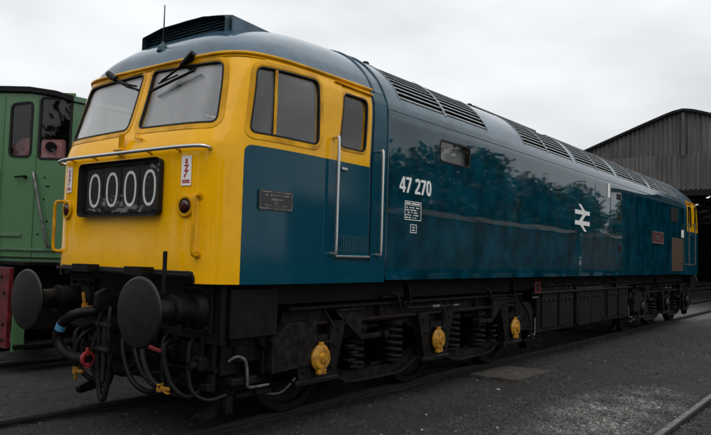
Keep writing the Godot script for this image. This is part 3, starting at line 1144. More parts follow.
	for s in [-0.055, 0.055]:
		mb = MB.new()
		mb.tube([Vector3(-1.47, 1.02, -0.06 + s * 0.7), Vector3(-1.50, 0.92, -0.06 + s * 1.3), Vector3(-1.50, 0.70, -0.06 + s * 1.3), Vector3(-1.49, 0.64, -0.06 + s)], 0.022, 8, 4)
		obj("coupling_link", mb, "frame_light", cp)
	mb = MB.new()
	mb.cyl(Vector3(-1.49, 0.64, -0.17), Vector3(-1.49, 0.64, 0.05), 0.035)
	mb.cyl(Vector3(-1.49, 0.86, -0.18), Vector3(-1.49, 0.86, 0.06), 0.03)
	obj("trunnion", mb, "frame_light", cp)
	mb = MB.new()
	mb.cyl(Vector3(-1.49, 0.90, -0.06), Vector3(-1.49, 0.36, -0.06), 0.026)
	obj("coupling_screw", mb, "grease", cp)
	mb = MB.new()
	mb.tube([Vector3(-1.49, 0.62, -0.16), Vector3(-1.49, 0.40, -0.14), Vector3(-1.49, 0.25, -0.10), Vector3(-1.49, 0.20, -0.06), Vector3(-1.49, 0.25, -0.02), Vector3(-1.49, 0.40, 0.02), Vector3(-1.49, 0.62, 0.04)], 0.024, 8, 4)
	obj("coupling_shackle", mb, "frame_light", cp)
	# brake hose with blue tape, red coupling ring, yellow cocks
	var hs := part("brake_hose", L)
	mb = MB.new()
	var hp := [Vector3(-1.22, 0.97, -0.28), Vector3(-1.42, 0.97, -0.30), Vector3(-1.56, 0.94, -0.42), Vector3(-1.60, 0.84, -0.58), Vector3(-1.60, 0.70, -0.655), Vector3(-1.58, 0.59, -0.58), Vector3(-1.56, 0.545, -0.40), Vector3(-1.54, 0.55, -0.22)]
	mb.tube(hp, 0.047, 14, 5)
	obj("hose_pipe", mb, "hose", hs)
	mb = MB.new()
	mb.tube([Vector3(-1.602, 0.835, -0.585), Vector3(-1.605, 0.785, -0.615)], 0.0495, 14)
	obj("hose_tape", mb, "tape", hs)
	mb = MB.new()
	mb.lathe(Vector3(-1.55, 0.55, -0.245), Vector3(0.1, 0, 1), [[0, 0.05], [0, 0.068], [0.035, 0.068], [0.035, 0.045]], 16)
	mb.box(Vector3(-1.55, 0.49, -0.23), Vector3(0.03, 0.05, 0.05))
	mb.box(Vector3(-1.55, 0.61, -0.23), Vector3(0.03, 0.08, 0.03))
	obj("hose_coupling", mb, "tap_red", hs)
	for q in [[Vector3(-1.42, 0.985, -0.52), Vector3(-1.42, 1.13, -0.555), 0.1], [Vector3(-1.42, 0.38, -0.62), Vector3(-1.42, 0.30, -0.62), 0.0], [Vector3(-1.42, 0.39, 0.66), Vector3(-1.42, 0.36, 0.78), 0.0]]:
		var ck := part("air_cock", L)
		mb = MB.new()
		mb.cyl(q[0] - Vector3(0, 0.025, 0), q[0] + Vector3(0, 0.04, 0), 0.03, 10)
		mb.bar(q[0], q[0] + Vector3(-0.01, 0.01, 0.13), 0.03, 0.025)
		obj("cock_body", mb, "axle_yellow", ck)
		mb = MB.new()
		mb.bar(q[0], q[1], 0.028, 0.016, Vector3(1, 0, 0))
		obj("cock_lever", mb, "axle_yellow", ck)
	mb = MB.new()
	mb.lathe(Vector3(-1.43, 0.43, 0.56), Vector3(-1, 0, 0), [[0, 0.016], [0.01, 0.012], [0.012, 0]], 10)
	obj("pipe_end_cap", mb, "white", L)
	mb = MB.new()
	mb.tube([Vector3(-1.22, 0.80, 0.35), Vector3(-1.36, 0.76, 0.36), Vector3(-1.42, 0.62, 0.42), Vector3(-1.43, 0.46, 0.55), Vector3(-1.42, 0.40, 0.68)], 0.028, 10, 5)
	obj("air_pipe", mb, "hose", L)
	mb = MB.new()
	mb.tube([Vector3(-1.22, 0.78, -0.60), Vector3(-1.34, 0.74, -0.60), Vector3(-1.42, 0.64, -0.61), Vector3(-1.42, 0.42, -0.62)], 0.02, 10, 5)
	obj("air_pipe", mb, "hose", L)
	mb = MB.new()
	mb.tube([Vector3(-1.22, 0.80, -0.45), Vector3(-1.32, 0.72, -0.45), Vector3(-1.36, 0.55, -0.46), Vector3(-1.34, 0.34, -0.42), Vector3(-1.30, 0.26, -0.30), Vector3(-1.27, 0.40, -0.24)], 0.022, 10, 5)
	obj("air_pipe", mb, "frame_light", L)
	mb = MB.new()
	mb.tube([Vector3(-1.22, 0.74, 0.30), Vector3(-1.34, 0.72, 0.32), Vector3(-1.38, 0.71, 0.48)], 0.016, 8, 3)
	mb.bar(Vector3(-1.38, 0.71, 0.44), Vector3(-1.39, 0.69, 0.62), 0.03, 0.02)
	obj("isolating_cock", mb, "tap_red", L)
	# black edging of the opening over the beam
	mb = MB.new()
	pts = []
	for q in [[-1.0, 1.285], [-1.0, 1.32], [-0.985, 1.352], [-0.95, 1.366], [-0.6, 1.366], [0.0, 1.366], [0.6, 1.366], [0.95, 1.366], [0.985, 1.352], [1.0, 1.32], [1.0, 1.285]]:
		pts.append(front_at(q[0], q[1], -0.005))
	mb.tube(pts, 0.018, 8, 2)
	obj("front_edging", mb, "black", L)
	# rods, brackets and pipes hanging behind the beam
	for q in [[0.52, 0.10, 1.05, -1.16], [0.62, -0.9, 0.9, -1.10], [0.40, 0.25, 0.95, -1.05], [0.46, -0.95, -0.2, -1.08]]:
		mb = MB.new()
		mb.cyl(Vector3(q[3], q[0], q[1]), Vector3(q[3], q[0] + 0.03, q[2]), 0.024, 10)
		obj("cross_rod", mb, "frame", L)
	for q in [[0.30, 0.62], [0.72, 0.50], [-0.55, 0.55], [0.98, 0.45], [-0.95, 0.5]]:
		mb = MB.new()
		mb.box(Vector3(-1.14, q[1] + 0.12, q[0]), Vector3(0.05, 0.42, 0.06))
		mb.box(Vector3(-1.18, q[1] - 0.04, q[0]), Vector3(0.09, 0.06, 0.10))
		obj("hanger_bracket", mb, "frame", L)
	for q in [[0.10, 0.55], [0.50, 0.40], [-0.35, 0.48], [0.85, 0.42]]:
		mb = MB.new()
		mb.tube([Vector3(-1.20, 0.82, q[0]), Vector3(-1.30, 0.74, q[0] + 0.02), Vector3(-1.32, q[1], q[0] + 0.08), Vector3(-1.24, q[1] - 0.1, q[0] + 0.20), Vector3(-1.12, q[1] - 0.06, q[0] + 0.30)], 0.018, 8, 4)
		obj("air_pipe", mb, "hose", L)
	for q in [[-0.75, 0.78, -0.5, 0.30], [-0.30, 0.80, -0.12, 0.42], [0.20, 0.80, 0.52, 0.36], [0.62, 0.78, 0.86, 0.33], [0.02, 0.78, 0.34, 0.30]]:
		mb = MB.new()
		mb.tube([Vector3(-1.2, q[1], q[0]), Vector3(-1.36, q[1] - 0.06, q[0]), Vector3(-1.38, q[3] + 0.12, lerpf(q[0], q[2], 0.5)), Vector3(-1.30, q[3], q[2]), Vector3(-1.16, q[3] + 0.05, q[2] + 0.04)], 0.024, 9, 5)
		obj("air_pipe", mb, "hose", L)
	for q in [[-0.62, 0.62], [0.16, 0.56], [0.56, 0.66], [0.92, 0.60]]:
		mb = MB.new()
		mb.box(Vector3(-1.20, q[1], q[0]), Vector3(0.14, 0.13, 0.12), Basis.IDENTITY, 0.02)
		mb.cyl(Vector3(-1.28, q[1], q[0]), Vector3(-1.34, q[1] - 0.01, q[0]), 0.04, 12)
		mb.cyl(Vector3(-1.2, q[1] + 0.06, q[0]), Vector3(-1.2, q[1] + 0.2, q[0]), 0.02, 8)
		obj("pipe_valve", mb, "frame", L)
	mb = MB.new()
	mb.box(Vector3(-0.98, 0.50, 0), Vector3(0.08, 0.34, 1.7))
	obj("end_plate", mb, "frame", L)
	mb = MB.new()
	mb.cyl(Vector3(-1.25, 0.86, 0.36), Vector3(-1.25, 0.70, 0.36), 0.03)
	mb.box(Vector3(-1.16, 0.70, 0.1), Vector3(0.10, 0.22, 1.6))
	obj("beam_stiffener", mb, "black", L)

func underframe(L: Node3D):
	var mb: MB
	for s in [-1.0, 1.0]:
		mb = MB.new()
		mb.box(Vector3(7.85, 1.17, s * 1.02), Vector3(17.7, 0.20, 0.05))
		obj("solebar", mb, "black", L)
	# valance boxes beside the leading end
	for s in [-1.0, 1.0]:
		mb = MB.new()
		mb.box(Vector3(-0.86, 1.03, s * 1.13), Vector3(0.56, 0.42, 0.12))
		obj("side_valance", mb, "black", L)
		mb = MB.new()
		mb.box(Vector3(16.56, 1.03, s * 1.13), Vector3(0.56, 0.42, 0.12))
		obj("side_valance", mb, "black", L)
	# tanks and battery boxes between the bogies
	for b in [[5.35, 6.95, 0.40, 1.12], [7.05, 8.55, 0.34, 1.12], [8.65, 10.25, 0.40, 1.12]]:
		var t := part("battery_box" if b[0] != 7.05 else "fuel_tank", L)
		mb = MB.new()
		if b[0] == 7.05:
			mb.prism(rounded([Vector2(-1.2, b[3]), Vector2(1.2, b[3]), Vector2(1.2, b[2] + 0.1), Vector2(1.0, b[2] - 0.05), Vector2(-1.0, b[2] - 0.05), Vector2(-1.2, b[2] + 0.1)], 0.08), Vector3(b[0], 0, 0), Vector3(0, 0, 1), Vector3(0, 1, 0), Vector3(b[1] - b[0], 0, 0))
		else:
			mb.box(Vector3((b[0] + b[1]) / 2, (b[2] + b[3]) / 2, 0), Vector3(b[1] - b[0], b[3] - b[2], 2.36), Basis.IDENTITY, 0.02)
		obj("tank_shell", mb, "frame", t)
		for k in 2:
			var x: float = lerpf(b[0], b[1], 0.27 + 0.46 * k)
			mb = MB.new()
			mb.box(Vector3(x, (b[2] + b[3]) / 2, 1.195), Vector3(0.62, b[3] - b[2] - 0.16, 0.025))
			obj("tank_door", mb, "frame", t)
			for q in 3:
				mb = MB.new()
				mb.box(Vector3(x - 0.18 + 0.18 * q, b[3] - 0.20, 1.218), Vector3(0.09, 0.035, 0.02))
				obj("door_catch", mb, "frame_light", t)
			mb = MB.new()
			mb.tube([Vector3(x - 0.1, b[3] - 0.02, 1.2), Vector3(x - 0.1, b[3] + 0.04, 1.23), Vector3(x + 0.1, b[3] + 0.04, 1.23), Vector3(x + 0.1, b[3] - 0.02, 1.2)], 0.012, 6)
			obj("lifting_handle", mb, "frame_light", t)
	mb = MB.new()
	mb.box(Vector3(5.16, 1.135, 1.24), Vector3(0.20, 0.15, 0.012))
	obj("red_label", mb, "rust", L)
	mb = MB.new()
	for q in [[0, 0.075, 0.2, 0.012], [0, -0.075, 0.2, 0.012], [0.1, 0, 0.012, 0.15], [-0.1, 0, 0.012, 0.15]]:
		mb.box(Vector3(5.16 + q[0], 1.135 + q[1], 1.25), Vector3(q[2], q[3], 0.008), Basis.IDENTITY, 0.002)
	obj("label_border", mb, "tap_red", L)
	# pipe run and small fittings under the body edge
	mb = MB.new()
	mb.tube([Vector3(5.0, 1.04, 1.22), Vector3(10.4, 1.04, 1.22)], 0.02, 8)
	obj("pipe_run", mb, "frame", L)
	mb = MB.new()
	mb.box(Vector3(5.1, 0.98, 1.24), Vector3(0.22, 0.02, 0.02))
	obj("step_edge", mb, "steel", L)
	for q in [[5.0, 0.36], [4.92, 0.45]]:
		mb = MB.new()
		mb.tube([Vector3(4.55, 1.0, 1.22), Vector3(4.85, 0.72, 1.24), Vector3(4.95, 0.45, 1.24), Vector3(q[0], q[1] - 0.02, 1.24), Vector3(5.06, 0.40, 1.24)], 0.014, 8, 4)
		obj("drain_hose", mb, "hose", L)
	for x in [1.45, 4.25, 9.1, 12.3]:
		mb = MB.new()
		mb.bar(Vector3(x, 1.26, 1.23), Vector3(x + 0.10, 1.05, 1.20), 0.08, 0.03, Vector3(0, 0, 1))
		obj("body_bracket", mb, "frame_light", L)

func spring_mesh() -> ArrayMesh:
	var mb := MB.new()
	var pts := []
	for k in 67:
		var a := TAU * k / 12.0
		pts.append(Vector3(0.115 * cos(a), 0.40 * k / 66.0, 0.115 * sin(a)))
	mb.tube(pts, 0.025, 7)
	mb.cyl(Vector3(0, 0, 0), Vector3(0, 0.4, 0), 0.075, 12)
	mb.lathe(Vector3(0, -0.03, 0), Vector3.UP, [[0, 0], [0, 0.14], [0.03, 0.14], [0.03, 0]], 18)
	mb.lathe(Vector3(0, 0.40, 0), Vector3.UP, [[0, 0], [0, 0.14], [0.03, 0.14], [0.03, 0]], 18)
	return mb.mesh(M.frame)

func make_bogie(L: Node3D) -> Node3D:
	var B := part("bogie", L)
	var mb := MB.new()
	mb.lathe(Vector3(0, 0, -0.07), Vector3(0, 0, 1), [[0.0, 0.0], [0.0, 0.60], [0.03, 0.60], [0.045, 0.574], [0.135, 0.570], [0.14, 0.555], [0.14, 0.49], [0.10, 0.475], [0.085, 0.20], [0.13, 0.16], [0.16, 0.15], [0.16, 0.0]], 48)
	var wheel := mb.mesh(M.frame)
	var spring := spring_mesh()
	mb = MB.new()
	mb.lathe(Vector3.ZERO, Vector3(0, 0, 1), [[0.0, 0.125], [0.02, 0.13], [0.03, 0.12], [0.05, 0.105], [0.055, 0.08], [0.055, 0.05], [0.07, 0.045], [0.07, 0.0]], 24)
	mb.box(Vector3(0, 0.125, 0.02), Vector3(0.05, 0.05, 0.04))
	mb.box(Vector3(0, -0.13, 0.025), Vector3(0.11, 0.05, 0.05))
	var cover := mb.mesh(M.axle_yellow)
	for ax in [-2.21, 0.0, 2.21]:
		mb = MB.new()
		mb.cyl(Vector3(ax, 0.57, -1.0), Vector3(ax, 0.57, 1.0), 0.085, 16)
		obj("axle", mb, "frame", B)
		mb = MB.new()
		mb.box(Vector3(ax + 0.1, 0.68, 0), Vector3(0.85, 0.62, 1.0), Basis.IDENTITY, 0.15)
		obj("traction_motor", mb, "frame", B)
		for s in [-1.0, 1.0]:
			var w := inst("wheel", wheel, B, Vector3(ax, 0.57, s * 0.755))
			if s < 0: w.rotation.y = PI
			mb = MB.new()
			mb.box(Vector3(ax, 0.57, s * 1.08), Vector3(0.30, 0.34, 0.22), Basis.IDENTITY, 0.03)
			mb.prism(rounded([Vector2(-0.17, -0.24), Vector2(0.17, -0.24), Vector2(0.13, 0.2), Vector2(-0.13, 0.2)], 0.03), Vector3(ax, 0.58, s * 1.19 - (0.02 if s > 0 else -0.0)), Vector3(1, 0, 0), Vector3(0, 1, 0), Vector3(0, 0, 0.02))
			obj("axlebox", mb, "frame", B)
			var c := inst("axlebox_cover", cover, B, Vector3(ax, 0.565, s * 1.205))
			if s < 0: c.rotation.y = PI
			# horn guides and keep
			for q in [-1.0, 1.0]:
				mb = MB.new()
				mb.prism(PackedVector2Array([Vector2(q * 0.17, 0.36), Vector2(q * 0.26, 0.36), Vector2(q * 0.42, 0.90), Vector2(q * 0.17, 0.90)]), Vector3(ax, 0, s * 1.14 - 0.05), Vector3(1, 0, 0), Vector3(0, 1, 0), Vector3(0, 0, 0.10))
				obj("horn_guide", mb, "frame", B)
			mb = MB.new()
			mb.box(Vector3(ax, 0.345, s * 1.14), Vector3(0.62, 0.05, 0.12), Basis.IDENTITY, 0.01)
			obj("horn_keep", mb, "frame_light", B)
			# brake shoes and hangers
			for q in [-1.0, 1.0]:
				mb = MB.new()
				mb.prism(PackedVector2Array([Vector2(q * 0.585, 0.40), Vector2(q * 0.64, 0.38), Vector2(q * 0.68, 0.60), Vector2(q * 0.64, 0.80), Vector2(q * 0.60, 0.78), Vector2(q * 0.62, 0.60)]), Vector3(ax, 0, s * 0.755 - 0.05), Vector3(1, 0, 0), Vector3(0, 1, 0), Vector3(0, 0, 0.1))
				mb.bar(Vector3(ax + q * 0.68, 0.50, s * 0.86), Vector3(ax + q * 0.66, 1.0, s * 0.86), 0.05, 0.03, Vector3(0, 0, 1))
				obj("brake_shoe", mb, "rust", B)
	for s in [-1.0, 1.0]:
		# cast side frame with two lightening holes, deeper over the axles
		var fr := MB.new()
		var o := Vector3(0, 0, s * 1.05 - 0.04)
		var out := rounded([Vector2(-2.62, 1.03), Vector2(2.62, 1.03), Vector2(2.66, 0.80), Vector2(1.80, 0.72), Vector2(1.55, 0.84), Vector2(0.65, 0.84), Vector2(0.40, 0.72), Vector2(-0.40, 0.72), Vector2(-0.65, 0.84), Vector2(-1.55, 0.84), Vector2(-1.80, 0.72), Vector2(-2.66, 0.80)], 0.03, 2)
		fr.prism(out, o, Vector3(1, 0, 0), Vector3(0, 1, 0), Vector3(0, 0, 0.08))
		obj("side_frame", fr, "frame", B)
		for y in [0.885, 1.035]:
			fr = MB.new()
			fr.box(Vector3(0, y, s * 1.10), Vector3(5.2, 0.03, 0.13), Basis.IDENTITY, 0.006)
			obj("frame_flange", fr, "rust" if y < 1 else "frame", B)
		for x in [-1.62, -1.12, 1.12, 1.62]:
			fr = MB.new()
			fr.box(Vector3(x, 0.96, s * 1.10), Vector3(0.03, 0.13, 0.10))
			obj("frame_rib", fr, "frame", B)
		# drop equalising beams carrying the springs
		for e in [-1.0, 1.0]:
			var eb := MB.new()
			var prof := [Vector2(0.02, 0.44), Vector2(0.30, 0.36), Vector2(0.55, 0.26), Vector2(0.75, 0.235), Vector2(1.46, 0.235), Vector2(1.66, 0.26), Vector2(1.91, 0.36), Vector2(2.19, 0.44)]
			var ol := PackedVector2Array()
			for p in prof: ol.append(Vector2(p.x * e, p.y))
			for k in prof.size():
				var p: Vector2 = prof[prof.size() - 1 - k]
				ol.append(Vector2(p.x * e, p.y + 0.10))
			eb.prism(ol, Vector3(0, 0, s * 1.00 - 0.03), Vector3(1, 0, 0), Vector3(0, 1, 0), Vector3(0, 0, 0.06))
			var ll := []
			for p in prof: ll.append(p)
			for k in ll.size() - 1:
				eb.bar(Vector3(ll[k].x * e, ll[k].y, s * 1.04), Vector3(ll[k + 1].x * e, ll[k + 1].y, s * 1.04), 0.025, 0.14, Vector3(0, 1, 0) )
			obj("equalising_beam", eb, "frame_light", B)
			for x in [0.68, 1.42]:
				inst("coil_spring", spring, B, Vector3(x * e, 0.40, s * 0.99))
		# sand boxes, gussets and brake cylinders
		for e in [-1.0, 1.0]:
			var sb := MB.new()
			sb.prism(rounded([Vector2(e * 2.20, 0.50), Vector2(e * 2.83, 0.46), Vector2(e * 2.83, 0.77), Vector2(e * 2.63, 0.90), Vector2(e * 2.24, 0.90)], 0.012, 2), Vector3(0, 0, s * 1.125 - 0.08), Vector3(1, 0, 0), Vector3(0, 1, 0), Vector3(0, 0, 0.16))
			var sx0 := obj("sandbox", sb, "frame_light", B)
			if e > 0: sx0.position = Vector3(0.05, 0.02, 0.0)
			else: sx0.position = Vector3(0.02 - 0.05, 0.02, 0.0)
			sb = MB.new()
			sb.prism(PackedVector2Array([Vector2(e * 1.98, 1.0), Vector2(e * 1.52, 1.0), Vector2(e * 1.52, 0.68)]), Vector3(0, 0, s * 1.16), Vector3(1, 0, 0), Vector3(0, 1, 0), Vector3(0, 0, s * 0.03))
			sb.bar(Vector3(e * 1.98, 1.0, s * 1.18), Vector3(e * 1.50, 1.0, s * 1.18), 0.02, 0.08)
			obj("frame_gusset", sb, "frame_light", B)
			sb = MB.new()
			sb.cyl(Vector3(e * 1.78, 0.75, s * 1.0), Vector3(e * 1.30, 0.78, s * 1.0), 0.10, 16)
			sb.cyl(Vector3(e * 1.30, 0.78, s * 1.0), Vector3(e * 1.0, 0.78, s * 1.0), 0.025)
			obj("brake_cylinder", sb, "frame", B)
			sb = MB.new()
			sb.bar(Vector3(e * 1.52, 0.70, s * 1.16), Vector3(e * 1.08, 0.71, s * 1.16), 0.05, 0.05)
			sb.cyl(Vector3(e * 1.10, 0.71, s * 1.12), Vector3(e * 1.10, 0.71, s * 1.22), 0.045, 12)
			obj("brake_lever", sb, "frame_light", B)
			for k in 4:
				sb = MB.new()
				sb.box(Vector3(e * (1.66 - 0.05 * (k % 2)), 0.62 - 0.07 * k, s * 1.14), Vector3(0.12, 0.025, 0.08))
				obj("bolster_plate", sb, "frame", B)
			# sand pipe down to the rail
			sb = MB.new()
			sb.tube([Vector3(e * 2.40, 0.50, s * 1.18), Vector3(e * 2.52, 0.34, s * 1.12), Vector3(e * 2.60, 0.26, s * 1.05), Vector3(e * 2.78, 0.28, s * 1.0)], 0.011, 7, 4)
			obj("sand_pipe", sb, "pipe_grey", B)
			# guard iron in front of the outer wheel
			sb = MB.new()
			sb.prism(rounded([Vector2(e * 2.72, 0.92), Vector2(e * 3.22, 0.98), Vector2(e * 3.24, 0.86), Vector2(e * 3.06, 0.78), Vector2(e * 3.10, 0.48), Vector2(e * 3.22, 0.25), Vector2(e * 3.44, 0.17), Vector2(e * 3.42, 0.10), Vector2(e * 3.18, 0.14), Vector2(e * 3.02, 0.36), Vector2(e * 2.94, 0.62), Vector2(e * 2.72, 0.70)], 0.02, 2), Vector3(0, 0, s * 0.90 - 0.03), Vector3(1, 0, 0), Vector3(0, 1, 0), Vector3(0, 0, 0.06))
			obj("guard_iron", sb, "frame", B)
			sb = MB.new()
			sb.box(Vector3(e * 2.98, 0.40, s * 0.98), Vector3(0.5, 0.05, 0.05))
			sb.box(Vector3(e * 3.08, 0.82, s * 1.02), Vector3(0.30, 0.16, 0.12))
			sb.lathe(Vector3(e * 2.86, 0.80, s * 1.06), Vector3(0, 0, s), [[0, 0.10], [0.06, 0.10], [0.08, 0.08], [0.08, 0]], 18)
			sb.tube([Vector3(e * 3.3, 0.60, s * 0.9), Vector3(e * 3.1, 0.63, s * 1.04), Vector3(e * 2.7, 0.64, s * 1.06)], 0.02, 8)
			obj("end_bracket", sb, "frame", B)
			for q in [[3.00, 0.72, 1.02, 0.34, 0.26, 0.10], [3.22, 0.66, 0.98, 0.16, 0.34, 0.12], [2.78, 0.62, 1.06, 0.18, 0.30, 0.10], [3.10, 0.44, 1.02, 0.30, 0.07, 0.22], [2.90, 0.30, 1.0, 0.44, 0.05, 0.10], [3.16, 0.27, 0.98, 0.08, 0.24, 0.08]]:
				sb = MB.new()
				sb.box(Vector3(e * q[0], q[1], s * q[2]), Vector3(q[3], q[4], q[5]), Basis.IDENTITY, 0.012)
				sb.cyl(Vector3(e * q[0], q[1] + q[4] * 0.3, s * (q[2] + q[5] * 0.5)), Vector3(e * q[0], q[1] + q[4] * 0.3, s * (q[2] + q[5] * 0.5 + 0.025)), 0.022, 8)
				obj("bracket_block", sb, "frame", B)
			sb = MB.new()
			sb.tube([Vector3(e * 3.26, 0.62, s * 1.08), Vector3(e * 3.20, 0.66, s * 1.12), Vector3(e * 3.12, 0.62, s * 1.14), Vector3(e * 3.10, 0.50, s * 1.15), Vector3(e * 3.09, 0.40, s * 1.15), Vector3(e * 3.0, 0.385, s * 1.15), Vector3(e * 2.84, 0.385, s * 1.15)], 0.014, 8, 4)
			obj("air_hose", sb, "pipe_grey", B)
		# brake pipe along the frame
		var pp := MB.new()
		pp.tube([Vector3(-1.1, 1.10, s * 1.14), Vector3(-0.85, 1.09, s * 1.17), Vector3(-0.68, 1.0, s * 1.18), Vector3(-0.5, 0.965, s * 1.18), Vector3(0.5, 0.955, s * 1.18)], 0.013, 8, 4)
		obj("brake_pipe", pp, "frame_light", B)
		pp = MB.new()
		pp.cyl(Vector3(-0.1, 0.96, s * 1.18), Vector3(0.06, 0.96, s * 1.18), 0.022)
		pp.cyl(Vector3(0.42, 0.955, s * 1.18), Vector3(0.54, 0.955, s * 1.18), 0.017)
		obj("pipe_union", pp, "steel", B)
		for x in [-0.85, 1.42]:
			pp = MB.new()
			pp.tube([Vector3(x - 0.12, 1.15, s * 1.16), Vector3(x - 0.05, 1.12, s * 1.2), Vector3(x + 0.04, 0.96, s * 1.2)], 0.02, 8, 3)
			obj("damper", pp, "frame_light", B)
	for s in [-1.0, 1.0]:
		mb = MB.new()
		mb.box(Vector3(0, 0.62, s * 0.60), Vector3(5.0, 0.72, 0.04))
		obj("light_block_plate", mb, "frame", B)  # plates added to stop light showing through between the wheels
	# bolt heads along the frames, rigging rods and a rail-side brake linkage
	var bm := MB.new()
	bm.lathe(Vector3.ZERO, Vector3(0, 0, 1), [[0, 0.018], [0.014, 0.018], [0.018, 0.012], [0.018, 0.0]], 6)
	var bolt := bm.mesh(M.frame_light)
	for k in 22:
		var x := -2.5 + 5.0 * k / 21.0
		inst("bolt", bolt, B, Vector3(x, 0.985, 1.09))
	for ax in [-2.21, 0.0, 2.21]:
		for q in [[-0.30, 0.82], [0.30, 0.82], [-0.24, 0.66], [0.24, 0.66], [-0.21, 0.45], [0.21, 0.45]]:
			inst("bolt", bolt, B, Vector3(ax + q[0], q[1], 1.19))
		mb = MB.new()
		mb.tube([Vector3(ax - 0.95, 0.34, 0.90), Vector3(ax - 0.70, 0.36, 0.92), Vector3(ax - 0.66, 0.52, 0.90)], 0.018, 8, 3)
		mb.bar(Vector3(ax - 0.95, 0.33, 0.9), Vector3(ax + 0.95, 0.31, 0.9), 0.04, 0.025, Vector3(0, 0, 1))
		obj("pull_rod", mb, "rust", B)
		mb = MB.new()
		mb.tube([Vector3(ax + 0.12, 1.0, 1.15), Vector3(ax + 0.18, 0.86, 1.22), Vector3(ax + 0.15, 0.74, 1.23), Vector3(ax + 0.06, 0.70, 1.22)], 0.010, 6, 4)
		obj("earth_cable", mb, "hose", B)
	# end and cross members
	for x in [-2.62, -1.1, 1.1, 2.62]:
		mb = MB.new()
		mb.box(Vector3(x, 0.94, 0), Vector3(0.16, 0.2, 2.0), Basis.IDENTITY, 0.02)
		obj("cross_member", mb, "frame", B)
	return B

